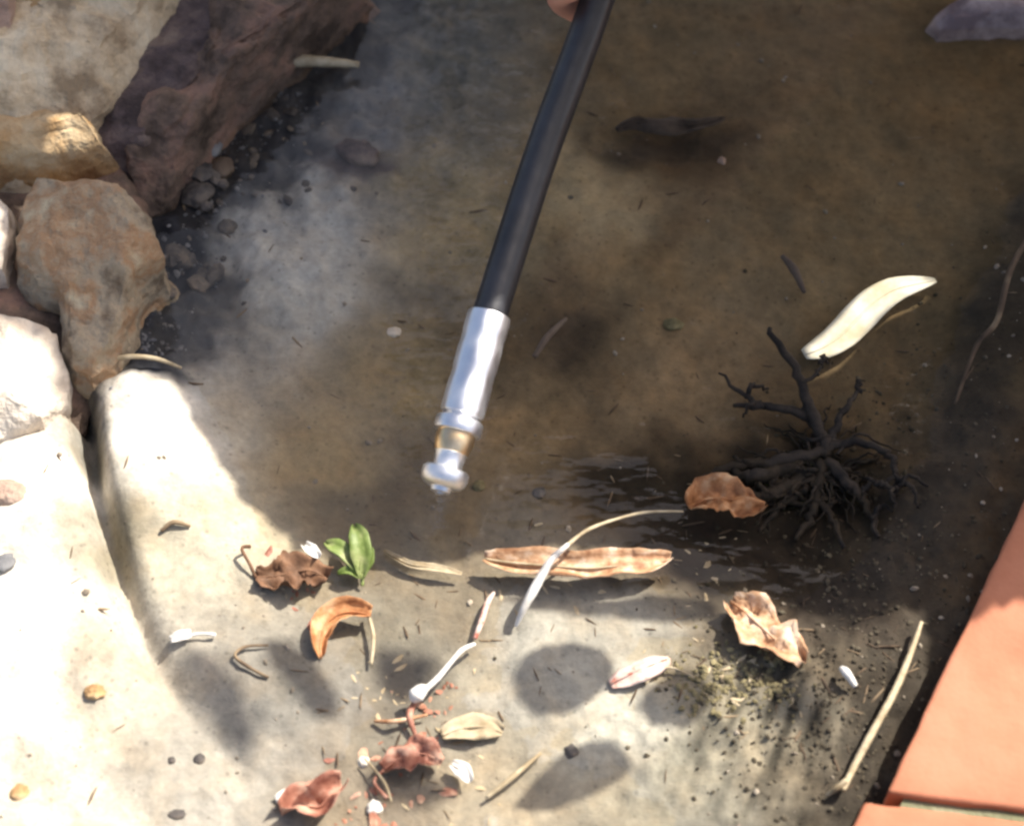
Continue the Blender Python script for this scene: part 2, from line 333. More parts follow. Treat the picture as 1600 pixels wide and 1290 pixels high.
def tube(bm, pts, rads, n=8, cap=True):
    rings = []; prev = None
    for i, p in enumerate(pts):
        a = pts[max(0, i - 1)]; b = pts[min(len(pts) - 1, i + 1)]
        d = (b - a).normalized()
        u = (prev - d * prev.dot(d)) if prev is not None else (Vector((0, 0, 1)) if abs(d.z) < .9 else Vector((1, 0, 0))).cross(d)
        u.normalize(); prev = u; v = d.cross(u)
        rings.append([bm.verts.new(p + (u * math.cos(2 * math.pi * k / n) + v * math.sin(2 * math.pi * k / n)) * rads[i]) for k in range(n)])
    for i in range(len(rings) - 1):
        for k in range(n):
            bm.faces.new((rings[i][k], rings[i][(k + 1) % n], rings[i + 1][(k + 1) % n], rings[i + 1][k]))
    if cap:
        bm.faces.new(rings[0][::-1]); bm.faces.new(rings[-1])
def smooth_path(pts, m=6):
    out = []
    n = len(pts)
    for i in range(n - 1):
        p0, p1, p2, p3 = pts[max(0, i - 1)], pts[i], pts[i + 1], pts[min(n - 1, i + 2)]
        for k in range(m):
            t = k / m
            out.append(.5 * ((2 * p1) + (p2 - p0) * t + (2 * p0 - 5 * p1 + 4 * p2 - p3) * t * t + (3 * p1 - p0 - 3 * p2 + p3) * t ** 3))
    out.append(pts[-1]); return out
def lerp_list(vals, m):
    x = np.linspace(0, len(vals) - 1, m); return list(np.interp(x, range(len(vals)), vals))

def rock(name, outline, zt, mat, label=None, cat=None, zb=-.012, rough=.004, seed=0, parent=None, zm=(.9, .15), grow=1.10, planes=14, group=None, tilt=(0, 0)):
    """a boulder that fills an outline on the ground: shoulder, top and sides, chipped by noise"""
    y0, y1 = min(b for a, b in outline), max(b for a, b in outline)
    pts = [P(a, b, zt * (zm[0] + (zm[1] - zm[0]) * (b - y0) / (y1 - y0))) for a, b in outline]
    n = len(pts); cx = sum(p.x for p in pts) / n; cy = sum(p.y for p in pts) / n
    dense = []
    for i in range(n):
        a, b = pts[i], pts[(i + 1) % n]
        k = max(2, int((b - a).length / .005))
        for j in range(k):
            q = a.lerp(b, j / k); dense.append(Vector((cx + (q.x - cx) * grow, cy + (q.y - cy) * grow, q.z)))
    size = max((p - Vector((cx, cy, p.z))).length for p in pts)
    prof = [(1.0, 0), (1.02, .2), (1.01, .45), (.985, .66), (.94, .82), (.86, .93), (.74, .985), (.58, 1.0), (.40, 1.01), (.22, 1.015)]
    if size > .04: prof = [(1.0, 0), (1.01, .15), (1.015, .3), (1.01, .45), (.995, .58), (.975, .70), (.945, .80), (.905, .885), (.85, .94), (.78, .97), (.70, .985), (.61, .995), (.51, 1), (.40, 1.0), (.29, 1.0), (.18, 1.0), (.08, 1.0)]
    bm = bmesh.new(); rings = []
    for s, f in prof:
        ring = []
        for p in dense:
            x, y = cx + (p.x - cx) * s, cy + (p.y - cy) * s
            z = zb + (zt - zb) * f + ((x - cx) * tilt[0] + (y - cy) * tilt[1]) * f
            q = Vector((x, y, z)); k = Vector((x * 26, y * 26, z * 26 + seed * 7.3))
            d = noise.fractal(k, 1.0, 2.0, 4) * rough
            c = noise.voronoi(k * 1.5)[0]
            d += (c[1] - c[0] - .3) * rough * 1.0
            out = Vector((x - cx, y - cy, 0)).normalized() * (1 - f * .6) + Vector((0, 0, f))
            ring.append(bm.verts.new(q + out * d))
        rings.append(ring)
    m = len(dense)
    for i in range(len(rings) - 1):
        for k in range(m):
            bm.faces.new((rings[i][k], rings[i][(k + 1) % m], rings[i + 1][(k + 1) % m], rings[i + 1][k]))
    top = bm.verts.new(sum((v.co for v in rings[-1]), Vector()) / m)
    for k in range(m): bm.faces.new((rings[-1][k], rings[-1][(k + 1) % m], top))
    bmesh.ops.recalc_face_normals(bm, faces=bm.faces[:])
    bmesh.ops.subdivide_edges(bm, edges=bm.edges[:], cuts=1, use_grid_fill=True)
    bm.normal_update()
    rr_ = random.Random(seed * 13 + 5); cc_ = Vector((cx, cy, (zt + zb) / 2))
    for _ in range(planes):
        a_ = rr_.uniform(0, 6.28); e_ = rr_.uniform(.15, 1.3)
        n_ = Vector((math.cos(a_) * math.cos(e_), math.sin(a_) * math.cos(e_), math.sin(e_)))
        off = max((v.co - cc_).dot(n_) for v in bm.verts) * rr_.uniform(.78, .94)
        for v in bm.verts:
            d = (v.co - cc_).dot(n_) - off
            if d > 0: v.co -= n_ * d
    bm.normal_update()
    for v in bm.verts:
        k = v.co + Vector((seed * .37, 0, 0))
        d = noise.fractal(k * 80, .75, 2.2, 5) * rough * .34
        d -= max(0, .22 - abs(noise.fractal(Vector((k.x * 30, k.y * 30, k.z * 75)), 1, 2, 3))) * rough * 1.3
        v.co += v.normal * d
    o = from_bm(name, bm, mat, parent)
    o.data.set_sharp_from_angle(angle=math.radians(28))
    if label: tag(o, label, cat, group)
    return o

def pebble(name, px, py, r, mat, label, squash=.6, seed=0, sink=.35, group=None, stretch=1.0, ang=0):
    g = G(px, py, True); bm = bmesh.new(); bmesh.ops.create_icosphere(bm, subdivisions=3, radius=1)
    ca, sa = math.cos(ang), math.sin(ang)
    for v in bm.verts:
        c = v.co.copy()
        vd = noise.voronoi(c * 1.2 + Vector((seed * 1.9, 0, 0)))[0]
        k = .9 + .30 * noise.fractal(c * 1.1 + Vector((seed * 3.7, 0, 0)), 1, 2, 3) + .28 * (vd[1] - vd[0]) + .07 * noise.noise(c * 5 + Vector((seed, 0, 0)))
        x, y = c.x * k * stretch, c.y * k
        v.co = Vector(((x * ca - y * sa) * r, (x * sa + y * ca) * r, c.z * k * r * squash))
    o = from_bm(name, bm, mat); o.location = g + Vector((0, 0, r * squash * (1 - 2 * sink)))
    return tag(o, label, 'pebble', group)

def leaf(name, path, widths, lifts, mat, label, cat='leaf', curl=.0, fold=.0, wav=.0012, seed=0, stem=None, stem_mat=None, nseg=18, ncol=8, group=None, twist=0.0, torn=0.0):
    """a dead leaf: a thin blade along a path on the ground (picture points), raised by lifts (m), with curled edges"""
    base = [G(a, b) + Vector((0, 0, l * .7)) for (a, b), l in zip(path, lifts)]; curl *= .75; wav *= .85
    sp = smooth_path(base, 8); idx = np.linspace(0, len(sp) - 1, nseg + 1)
    pts = []
    for t in idx:
        i = min(int(t), len(sp) - 2); pts.append(sp[i].lerp(sp[i + 1], t - i))
    ws = lerp_list(widths, nseg + 1)
    root = thing(name, label, cat, G(*path[0]), group)
    bm = bmesh.new(); rows = []
    for i, p in enumerate(pts):
        d = (pts[min(nseg, i + 1)] - pts[max(0, i - 1)]).normalized()
        side = d.cross(Vector((0, 0, 1))).normalized(); up = side.cross(d)
        tw = twist * (i / nseg - .5)
        side, up = side * math.cos(tw) + up * math.sin(tw), up * math.cos(tw) - side * math.sin(tw)
        row = []
        for j in range(ncol + 1):
            u = j / ncol * 2 - 1; hw = ws[i] * KP * DIST * .5
            hw *= 1 + torn * noise.fractal(Vector((i / nseg * 5, math.copysign(1, u) * 2, seed * 5.1)), .8, 2.2, 3)
            z = curl * u * u + fold * abs(u) + wav * noise.fractal(Vector((i / nseg * 3.2 + seed * 9, u * 1.3, seed)), .9, 2, 4)
            q = p + side * (u * hw) + up * z
            q.z = max(q.z, H(q.x, q.y) + .0006)
            row.append(bm.verts.new(q))
        rows.append(row)
    for i in range(nseg):
        for j in range(ncol): bm.faces.new((rows[i][j], rows[i][j + 1], rows[i + 1][j + 1], rows[i + 1][j]))
    o = from_bm('blade', bm, mat, root)
    sm = o.modifiers.new('thickness', 'SOLIDIFY'); sm.thickness = .00018; sm.offset = 0
    bm = bmesh.new()
    mid = [q + Vector((0, 0, .0002)) for q in pts]
    tube(bm, mid, lerp_list([.0006, .0005, .0002], len(mid)), 5)
    from_bm('midrib', bm, stem_mat or mat, root)
    if stem:
        bm = bmesh.new(); sp = smooth_path([pts[0]] + [G(a, b) + Vector((0, 0, l)) for a, b, l in stem], 5)
        tube(bm, sp, lerp_list([.0007, .0006, .0008], len(sp)), 6)
        from_bm('stem', bm, stem_mat or mat, root)
    return root

def stalk(name, pts, rads, mat, label, cat='twig', parts=(), group=None, n=7):
    """pts: (px, py, lift)"""
    c = smooth_path([G(a, b) + Vector((0, 0, l)) for a, b, l in pts], 7)
    bm = bmesh.new(); rr = lerp_list(rads, len(c))
    rr = [r * (1 + .15 * noise.noise(Vector((i * .7, r * 900, 0)))) for i, r in enumerate(rr)]
    tube(bm, c, rr, n)
    if not parts:
        return tag(from_bm(name, bm, mat), label, cat, group)
    root = thing(name, label, cat, c[0], group)
    from_bm('stem', bm, mat, root)
    for pn, pp, pr, pm in parts:
        bm = bmesh.new(); c2 = smooth_path([G(a, b) + Vector((0, 0, l)) for a, b, l in pp], 6)
        tube(bm, c2, lerp_list(pr, len(c2)), n); from_bm(pn, bm, pm, root)
    return root

def chips(name, spots, mat, label, kind='stuff', cat='gravel', flatness=.6, sub=1, long=1.0):
    """many small stones or slivers in one mesh; spots: (x, y, r)"""
    src = bmesh.new(); bmesh.ops.create_icosphere(src, subdivisions=sub, radius=1)
    sv = np.array([v.co for v in src.verts]); sf = np.array([[v.index for v in f.verts] for f in src.faces]); src.free()
    V, F = [], []
    for k, (x, y, r) in enumerate(spots):
        a = rng.uniform(0, 6.28); j = rng.uniform(.75, 1.3, sv.shape)
        q = sv * j * np.array([r * long * rng.uniform(.8, 1.3), r * rng.uniform(.6, 1.0), r * flatness * rng.uniform(.7, 1.2)])
        t = rng.uniform(-.5, .5) * (0.35 if long > 2 else 1)
        q = np.stack([q[:, 0] * math.cos(t) - q[:, 2] * math.sin(t), q[:, 1], q[:, 0] * math.sin(t) + q[:, 2] * math.cos(t)], 1)
        q = np.stack([q[:, 0] * math.cos(a) - q[:, 1] * math.sin(a), q[:, 0] * math.sin(a) + q[:, 1] * math.cos(a), q[:, 2]], 1)
        q += np.array([x, y, dirt(x, y, float(pool_depth(x, y))) + r * flatness * .3])
        F.append(sf + len(V) * len(sv)); V.append(q)
    me = bpy.data.meshes.new(name); me.from_pydata(np.concatenate(V).tolist(), [], np.concatenate(F).tolist()); me.update()
    o = link(name, me, mat, None, smooth=False); o['kind'] = kind
    return tag(o, label, cat)

# ------------------------------------------------------------------ the setting
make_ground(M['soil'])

# the shallow murky puddle
mw2, ntw2, bw2 = new_mat('puddle_water'); ntw2.nodes.remove(bw2); L_ = ntw2.links.new
tr_ = N(ntw2, 'ShaderNodeBsdfTransparent'); tr_.inputs[0].default_value = (.975, .955, .91, 1)
gs_ = N(ntw2, 'ShaderNodeBsdfGlossy'); gs_.inputs['Roughness'].default_value = .03
fr_ = N(ntw2, 'ShaderNodeFresnel'); fr_.inputs['IOR'].default_value = 1.35
tc_ = N(ntw2, 'ShaderNodeTexCoord'); mp_ = N(ntw2, 'ShaderNodeMapping'); mp_.inputs['Scale'].default_value = (26, 60, 40); mp_.inputs['Rotation'].default_value = (0, 0, .7)
nn_ = N(ntw2, 'ShaderNodeTexNoise'); nn_.inputs['Scale'].default_value = 1; nn_.inputs['Detail'].default_value = 3
bp_ = N(ntw2, 'ShaderNodeBump'); bp_.inputs['Strength'].default_value = .34; bp_.inputs['Distance'].default_value = .0025
mx_ = N(ntw2, 'ShaderNodeMixShader')
L_(tc_.outputs['Object'], mp_.inputs[0]); L_(mp_.outputs[0], nn_.inputs['Vector']); L_(nn_.outputs['Fac'], bp_.inputs['Height'])
L_(bp_.outputs[0], gs_.inputs['Normal']); L_(bp_.outputs[0], fr_.inputs['Normal'])
geo_ = N(ntw2, 'ShaderNodeNewGeometry'); inv_ = N(ntw2, 'ShaderNodeMath', operation='SUBTRACT'); inv_.inputs[0].default_value = 1; mu_ = N(ntw2, 'ShaderNodeMath', operation='MULTIPLY')
L_(geo_.outputs['Backfacing'], inv_.inputs[1]); L_(inv_.outputs[0], mu_.inputs[0]); L_(fr_.outputs[0], mu_.inputs[1])     # no total reflection on the way out of the thin film
L_(mu_.outputs[0], mx_.inputs[0]); L_(tr_.outputs[0], mx_.inputs[1]); L_(gs_.outputs[0], mx_.inputs[2]); L_(mx_.outputs[0], ntw2.nodes['Material Output'].inputs[0])
bm = bmesh.new()
pc = (sum(p[0] for p in POOL) / len(POOL), sum(p[1] for p in POOL) / len(POOL))
bm.faces.new([bm.verts.new((x + (x - pc[0]) * .03, y + (y - pc[1]) * .03, 0)) for x, y in POOL])
bmesh.ops.triangulate(bm, faces=bm.faces[:])
water = from_bm('water', bm, mw2, smooth=False); water['kind'] = 'structure'
if water.data.polygons[0].normal.z < 0: water.data.flip_normals()

# terracotta paving with its cut edge beside the dirt
TZ = .027
E0, E1 = P(1668, 640, TZ), P(1364, 1280, TZ)
ed = (E1 - E0).normalized(); en = Vector((-ed.y, ed.x, 0))
if en.x < 0: en = -en                               # points to the tiles
gl = (P(1600, 1272, TZ) - P(1385, 1246, TZ)).normalized(); gv = Vector((-gl.y, gl.x, 0))
g0 = P(1385, 1246, TZ)
def clip_poly(poly, p, n):
    out = []
    for i in range(len(poly)):
        a, b = poly[i], poly[(i + 1) % len(poly)]; da, db = (a - p).dot(n), (b - p).dot(n)
        if da >= 0: out.append(a)
        if (da >= 0) != (db >= 0): out.append(a.lerp(b, da / (da - db)))
    return out
def slab(name, poly, z0, z1, mat, parent=None, bev=.0016, seg=2, wear=False):
    bm = bmesh.new()
    f = bm.faces.new([bm.verts.new((p.x, p.y, z0)) for p in poly])
    if f.normal.z < 0: f.normal_flip()
    r = bmesh.ops.extrude_face_region(bm, geom=[f])
    for v in r['geom']:
        if isinstance(v, bmesh.types.BMVert): v.co.z = z1
    bm.normal_update()
    if bev:
        ee = [e for e in bm.edges if all(v.co.z > z1 - 1e-5 for v in e.verts) or abs(e.verts[0].co.z - e.verts[1].co.z) > 1e-4]
        bmesh.ops.bevel(bm, geom=ee, offset=bev, segments=seg, profile=.6, affect='EDGES')
    if wear:
        bmesh.ops.triangulate(bm, faces=[f for f in bm.faces if len(f.verts) > 4])
        for _ in range(5):
            le = [e for e in bm.edges if e.calc_length() > .006]
            if not le or len(bm.verts) > 9000: break
            bmesh.ops.subdivide_edges(bm, edges=le, cuts=1)
            bmesh.ops.triangulate(bm, faces=[f for f in bm.faces if len(f.verts) > 4])
        bm.normal_update()
        for v in bm.verts: v.co += v.normal * (.0007 * noise.fractal(v.co * 110, .8, 2.1, 4) + .0006 * noise.fractal(v.co * 18, 1, 2, 2))
    return from_bm(name, bm, mat, parent, smooth=wear)
def quad(u0, u1, v0, v1): return [g0 + gl * u + gv * v for u, v in ((u0, v0), (u1, v0), (u1, v1), (u0, v1))]
bed = clip_poly(quad(-.6, 1.4, -.9, 1.2), E0 + en * .006, en)
paving = slab('paving', bed, -.01, TZ - .0035, M['grout'], bev=0); paving['kind'] = 'structure'
TL = .20
for r in range(-4, 6):
    for c in range(-3, 7):
        off = 0
        q = quad(c * TL + .002 - .02, (c + 1) * TL - .002 - .02, r * TL + .0022, (r + 1) * TL - .0022)
        q = clip_poly(q, E0 + en * (-.0050 if r < 0 else 0), en)
        if len(q) < 3: continue
        ar = abs(sum(q[i].x * q[(i + 1) % len(q)].y - q[(i + 1) % len(q)].x * q[i].y for i in range(len(q)))) / 2
        if ar < .0005: continue
        slab('tile', q, .000, TZ + random.uniform(-.0004, .0004), M['tile'], paving, wear=(-2 < r < 2 and -2 < c < 2))

# rocks at the left bank
rock('sandstone_rock', [(-260, -220), (260, -220), (300, -60), (235, 20), (215, 70), (170, 120), (95, 170), (20, 195), (-120, 190), (-260, 60)], .058, M['tan'],
     'large tan sandstone rock in the upper corner above the dark purple stone', 'rock', seed=1, rough=.005, zm=(.85, .85))
rock('sandstone_rock', [(-90, -70), (18, -70), (26, 20), (30, 70), (22, 108), (-20, 118), (-90, 100)], .068, M['pink'],
     'pinkish stone at the corner edge, split from the tan rock by a crack', 'rock', seed=2, rough=.003, zm=(.9, .9))
rock('sandstone_rock', [(28, -70), (84, -70), (80, 8), (60, 24), (36, 26)], .068, M['ochre'],
     'small ochre stone chip wedged on top of the large tan rock', 'rock', seed=3, rough=.002, zm=(.9, .9))
rock('purple_rock', [(78, 185), (110, 165), (190, 112), (228, 62), (262, -10), (330, -90), (440, -90), (400, 10), (330, 110), (275, 175), (225, 225), (160, 232), (95, 222)], .036, M['purple'],
     'dark purple brown stone between the tan rock and the reddish stone', 'rock', seed=4, rough=.004, zm=(.95, .7), planes=7)
rock('red_brown_rock', [(330, -90), (600, -90), (520, -5), (450, 75), (375, 150), (320, 230), (262, 310), (232, 335), (205, 318), (190, 280), (215, 215), (285, 140), (350, 60)], .036, M['red'],
     'reddish brown stone sloping down to the grey rubble', 'rock', seed=5, rough=.005, grow=.98, planes=6)
rock('sandstone_rock', [(-90, 140), (-20, 132), (40, 130), (58, 160), (105, 180), (168, 180), (165, 200), (115, 218), (75, 230), (20, 236), (-90, 236)], .044, M['ochre'],
     'orange ochre stone with a pale ledge at the picture edge', 'rock', seed=6, rough=.0028, zm=(.97, .9), planes=5, grow=1.02)
rock('sandstone_rock', [(18, 330), (52, 268), (120, 282), (196, 300), (250, 362), (254, 412), (224, 458), (212, 520), (186, 588), (150, 622), (108, 612), (92, 500), (16, 476)], .036, M['mixed'],
     'brown and tan sandstone slab standing beside the blue grey water', 'rock', seed=17, rough=.0048, zm=(.95, .1), grow=1.0, planes=3, tilt=(.10, .22))
rock('pale_rock', [(-110, 300), (-10, 292), (14, 320), (22, 380), (18, 470), (-110, 474)], .036, M['pale'],
     'sunlit pale pink stone at the edge beside the brown sandstone slab', 'rock', seed=8, rough=.003)
rock('pale_rock', [(-110, 486), (-10, 482), (40, 492), (86, 508), (100, 560), (104, 622), (72, 676), (10, 706), (-110, 720)], .030, M['pale'],
     'sunlit white stone below the brown sandstone slab', 'rock', seed=9, rough=.003, grow=1.02)
rock('brown_rock', [(-120, 200), (60, 200), (180, 215), (215, 290), (212, 380), (190, 470), (150, 560), (120, 630), (60, 650), (-120, 640)], .016, M['red'],
     'low dark brown rock showing in the gaps under the pale and tan rocks', 'rock', seed=11, rough=.003, zm=(.9, .3))
rock('lilac_stone', [(1462, 18), (1512, -20), (1570, -60), (1700, -60), (1700, 20), (1600, 36), (1530, 38), (1480, 40)], .012, M['lilac'],
     'pale lilac grey stone in the far upper corner on the brown dirt', 'rock', seed=10, rough=.002)

# ------------------------------------------------------------------ unseen shrub added to cast the shade, its leaves laid out for it
def shade_xy(px, py, z=0.0):
    p = P(px, py, z); return (p.x - SD.x / SD.z * z, p.y - SD.y / SD.z * z)
EDGE = [(-900, 270, .04), (-60, 282, .036), (24, 292, .036), (30, 400, .036), (26, 478, .034), (96, 498, .030), (110, 600, .02), (140, 612, .004), (170, 592, .003), (235, 596, .003),
        (275, 645, 0), (325, 715, 0), (395, 785, 0), (480, 836, 0), (570, 868, 0), (660, 872, 0), (760, 850, 0), (900, 838, 0), (1050, 852, 0), (1110, 915, 0), (1190, 922, 0),
        (1275, 985, 0), (1340, 1000, 0), (1420, 960, 0), (1525, 940, TZ), (1700, 936, TZ), (2600, 930, TZ)]
edge_xy = [shade_xy(*e) for e in EDGE]
shade_poly = edge_xy + [(.95, .8), (.2, 1.0), (-.5, .8)]
FLECK = [(1228, 566), (1278, 522), (1318, 477), (1356, 438), (1396, 422), (1486, 430), (1452, 478), (1410, 500), (1382, 522), (1348, 570), (1294, 580)]
LEDGE = [(56, 216), (110, 206), (186, 196), (184, 236), (90, 272), (52, 272)]
fleck_xy = [shade_xy(*f) for f in FLECK]
ledge_xy = [shade_xy(a, b, .034) for a, b in LEDGE]
def inside(x, y, poly):
    r = np.zeros(np.shape(x), bool)
    for i in range(len(poly)):
        (x0, y0), (x1, y1) = poly[i], poly[(i + 1) % len(poly)]
        if y0 == y1: continue
        r ^= ((y0 > y) != (y1 > y)) & (x < (x1 - x0) * (y - y0) / (y1 - y0) + x0)
    return r
CELL = .004
gx0, gy0, gx1, gy1 = -.55, -.3, .95, .95
nx, ny = int((gx1 - gx0) / CELL), int((gy1 - gy0) / CELL)
GX, GY = np.meshgrid(gx0 + (np.arange(nx) + .5) * CELL, gy0 + (np.arange(ny) + .5) * CELL)
fa, fb = P(765, 492, .050), P(688, 768, .024)
qa, qb = [Vector((p.x - SD.x / SD.z * p.z, p.y - SD.y / SD.z * p.z)) for p in (fa.lerp(fb, .02), fb)]
qd = (qb - qa).normalized(); qn = Vector((-qd.y, qd.x)) * .0095
beam_xy = [tuple(qa + qn), tuple(qb + qn), tuple(qb - qn), tuple(qa - qn)]  # gap shaped in the added leaves so sun strikes only the metal fitting
dark = inside(GX, GY, shade_poly) & ~inside(GX, GY, beam_xy) & ~inside(GX, GY, fleck_xy) & ~inside(GX, GY, ledge_xy)
count = np.where(dark, 0, 99).astype(float)
LV, LF = [], []
def add_leaf_poly(poly, t, cup=.004):
    """poly: the outline of the leaf's shade on the ground; the leaf hangs a distance t up the sun's ray"""
    base = len(LV); n = len(poly)
    cx = sum(p[0] for p in poly) / n; cy = sum(p[1] for p in poly) / n
    for x, y in poly: LV.append((x + SD.x * t, y + SD.y * t, SD.z * t + random.uniform(-cup, cup)))
    LV.append((cx + SD.x * t, cy + SD.y * t, SD.z * t + cup))
    for i in range(n): LF.append((base + i, base + (i + 1) % n, base + n))
unit = [(math.cos(a) * 1.0, math.sin(a) * (.42 + .06 * math.cos(a))) for a in np.linspace(0, 2 * math.pi, 13)[:-1]]
limbs = []
def try_leaf(cx, cy, L, ang, t):
    ca, sa = math.cos(ang), math.sin(ang)
    poly = [(cx + (u * ca - v * sa) * L, cy + (u * sa + v * ca) * L) for u, v in unit]
    a0, a1 = max(0, int((cx - L - gx0) / CELL)), min(nx, int((cx + L - gx0) / CELL) + 2)
    b0, b1 = max(0, int((cy - L - gy0) / CELL)), min(ny, int((cy + L - gy0) / CELL) + 2)
    if a0 >= a1 or b0 >= b1: return False
    m = inside(GX[b0:b1, a0:a1], GY[b0:b1, a0:a1], poly)
    bad = (m & ~dark[b0:b1, a0:a1]).sum()
    if bad > max(1, m.sum() * .03): return False
    count[b0:b1, a0:a1] += m
    add_leaf_poly(poly, t); limbs.append((cx + SD.x * t, cy + SD.y * t, SD.z * t))
    return True
for border in ([(1212, 578), (1238, 562), (1262, 546), (1285, 528), (1306, 507), (1325, 484), (1342, 463), (1360, 446), (1378, 436), (1398, 430), (1436, 431), (1500, 434), (1470, 395), (1400, 370), (1320, 385), (1255, 450), (1215, 520)],
               [(1212, 578), (1255, 568), (1290, 562), (1312, 558), (1330, 547), (1348, 526), (1364, 503), (1378, 490), (1396, 478), (1420, 467), (1442, 457), (1464, 448), (1500, 434), (1515, 470), (1490, 540), (1420, 610), (1330, 640), (1250, 620)]):
    xy = [shade_xy(*p) for p in border]
    n0 = len(LV)
    for x, y in xy: LV.append((x + SD.x * .42, y + SD.y * .42, SD.z * .42))
    LF.append(tuple(range(n0, n0 + len(xy))))
    count += inside(GX, GY, xy) * 2
made = 0
fc = (sum(p[0] for p in fleck_xy) / len(fleck_xy), sum(p[1] for p in fleck_xy) / len(fleck_xy))
lc = (sum(p[0] for p in ledge_xy) / len(ledge_xy), sum(p[1] for p in ledge_xy) / len(ledge_xy))
def leaf_t(x, y, L):
    if math.hypot(x - fc[0], y - fc[1]) < .085 or math.hypot(x - lc[0], y - lc[1]) < .05 or math.hypot(x - (qa.x + qb.x) / 2, y - (qa.y + qb.y) / 2) < .075: return random.uniform(.40, .50)
    if x > .13 and y < .0: return random.uniform(.38, .46)
    return random.uniform(.80, 1.15) if L > .02 else random.uniform(.74, .9)
for it in range(14000):
    need = 2.0
    if it % 40 == 0:
        low = np.argwhere(count < need)
        if not len(low): break
    j, i = low[random.randrange(len(low))]
    if count[j, i] >= need: continue
    cx, cy = GX[j, i], GY[j, i]
    for L in (.045, .036, .026, .017, .010, .006):
        ok = False
        for _ in range(3):
            d = random.uniform(0, L * .7); th = random.uniform(0, 6.28)
            if try_leaf(cx + d * math.cos(th), cy + d * math.sin(th), L * random.uniform(.85, 1.1), random.uniform(0, 6.28), leaf_t(cx, cy, L)):
                ok = True; break
        if ok: made += 1; break
    else: count[j, i] += 1
# loose leaves added and outlined to cast the oval shadows on the sunny dirt
def spray(pts, t): add_leaf_poly([shade_xy(a, b, -.001) for a, b in pts], t, .001)
spray([(795, 1068), (806, 1040), (835, 1022), (890, 1016), (935, 1024), (952, 1044), (945, 1076), (915, 1104), (870, 1124), (825, 1126), (802, 1102)], .38)
spray([(800, 1262), (830, 1222), (870, 1186), (920, 1160), (952, 1164), (985, 1200), (978, 1214), (930, 1240), (870, 1258), (830, 1268)], .36)
spray([(270, 1040), (320, 1050), (350, 1090), (380, 1150), (385, 1200), (350, 1185), (300, 1120), (268, 1075)], .75)
spray([(395, 1020), (440, 1012), (490, 1050), (525, 1100), (520, 1140), (470, 1135), (425, 1090), (398, 1050)], .65)
spray([(992, 1110), (1000, 1088), (1028, 1064), (1062, 1052), (1090, 1062), (1106, 1088), (1096, 1118), (1070, 1146), (1040, 1154), (1008, 1142)], .36)
spray([(780, 934), (860, 948), (960, 944), (1050, 928), (1110, 934), (1130, 966), (1060, 978), (930, 976), (820, 968)], .42)
spray([(585, 1010), (640, 1016), (690, 1022), (668, 1060), (628, 1098), (604, 1070), (588, 1040)], .75)
spray([(1165, 1110), (1215, 1090), (1262, 1140), (1240, 1190), (1190, 1180)], .9)
spray([(560, 1212), (620, 1200), (690, 1216), (720, 1240), (660, 1262), (590, 1250)], .8)
me = bpy.data.meshes.new('shade_crown'); me.from_pydata(LV, [], LF); me.update()
shrub = thing('shade_shrub', 'leafy shrub added outside the picture to cast the shade on the dirt', 'shrub', (1.35, 1.0, 0))
link('shade_crown', me, M['shade_canopy'], shrub, smooth=False)
bm = bmesh.new()
tr = [Vector((1.35, 1.0, -.02)), Vector((1.28, .93, .35)), Vector((1.12, .82, .68)), Vector((.85, .68, .9)), Vector((.55, .5, 1.0))]
tube(bm, smooth_path(tr, 5), lerp_list([.05, .042, .034, .022, .010], 21), 10)
from_bm('shade_shrub_trunk', bm, M['bark'], shrub)
for tip in ((.25, .42, .86), (.35, .75, .85), (.9, 1.05, .85), (.05, .62, .82)):
    bm = bmesh.new(); a = tr[3].lerp(tr[4], random.random())
    c = smooth_path([a, a.lerp(Vector(tip), .5) + Vector((0, 0, .06)), Vector(tip)], 6)
    tube(bm, c, lerp_list([.012, .008, .004], len(c)), 7); from_bm('shade_shrub_branch', bm, M['bark'], shrub)

# ------------------------------------------------------------------ the hose
A3, B3, T3 = P(765, 492, .050), P(688, 768, .024), P(936, -8, .088)
ax = (B3 - A3).normalized()
hose = thing('jetting_hose', 'black rubber hose with crimped silver metal nozzle held above the dirt', 'hose', B3)
U3 = T3 + (T3 - A3).normalized() * .10 + Vector((0, 0, .015))
line = smooth_path([A3 + ax * .012, A3, A3.lerp(T3, .5) + Vector((-.0012, 0, 0)), T3, U3, U3 + Vector((.06, .10, .09)), U3 + Vector((.22, .22, .06)), U3 + Vector((.5, .35, -.05)), Vector((1.0, .75, .03)), Vector((1.6, .9, .012))], 8)
bm = bmesh.new(); tube(bm, line, [.0067] * len(line), 28)
from_bm('hose_line', bm, M['rubber'], hose)
FL = (B3 - A3).length; MM = .000228
def lathe(name, prof, mat, parent, lobes=0, amp=0, n=48):
    u = Vector((0, 0, 1)).cross(ax).normalized(); v = ax.cross(u)
    bm = bmesh.new(); rings = []
    for f, r in prof:
        ring = []
        for k in range(n):
            a = 2 * math.pi * k / n
            rr = r * (1 + (amp * math.cos(lobes * a) if lobes else 0)) if amp >= 0 else r
            ring.append(bm.verts.new(A3 + ax * (FL * f) + (u * math.cos(a) + v * math.sin(a)) * rr))
        rings.append(ring)
    for i in range(len(rings) - 1):
        for k in range(n): bm.faces.new((rings[i][k], rings[i][(k + 1) % n], rings[i + 1][(k + 1) % n], rings[i + 1][k]))
    bm.faces.new(rings[0][::-1]); bm.faces.new(rings[-1])
    o = from_bm(name, bm, mat, parent)
    o.data.set_sharp_from_angle(angle=math.radians(40))
    return o
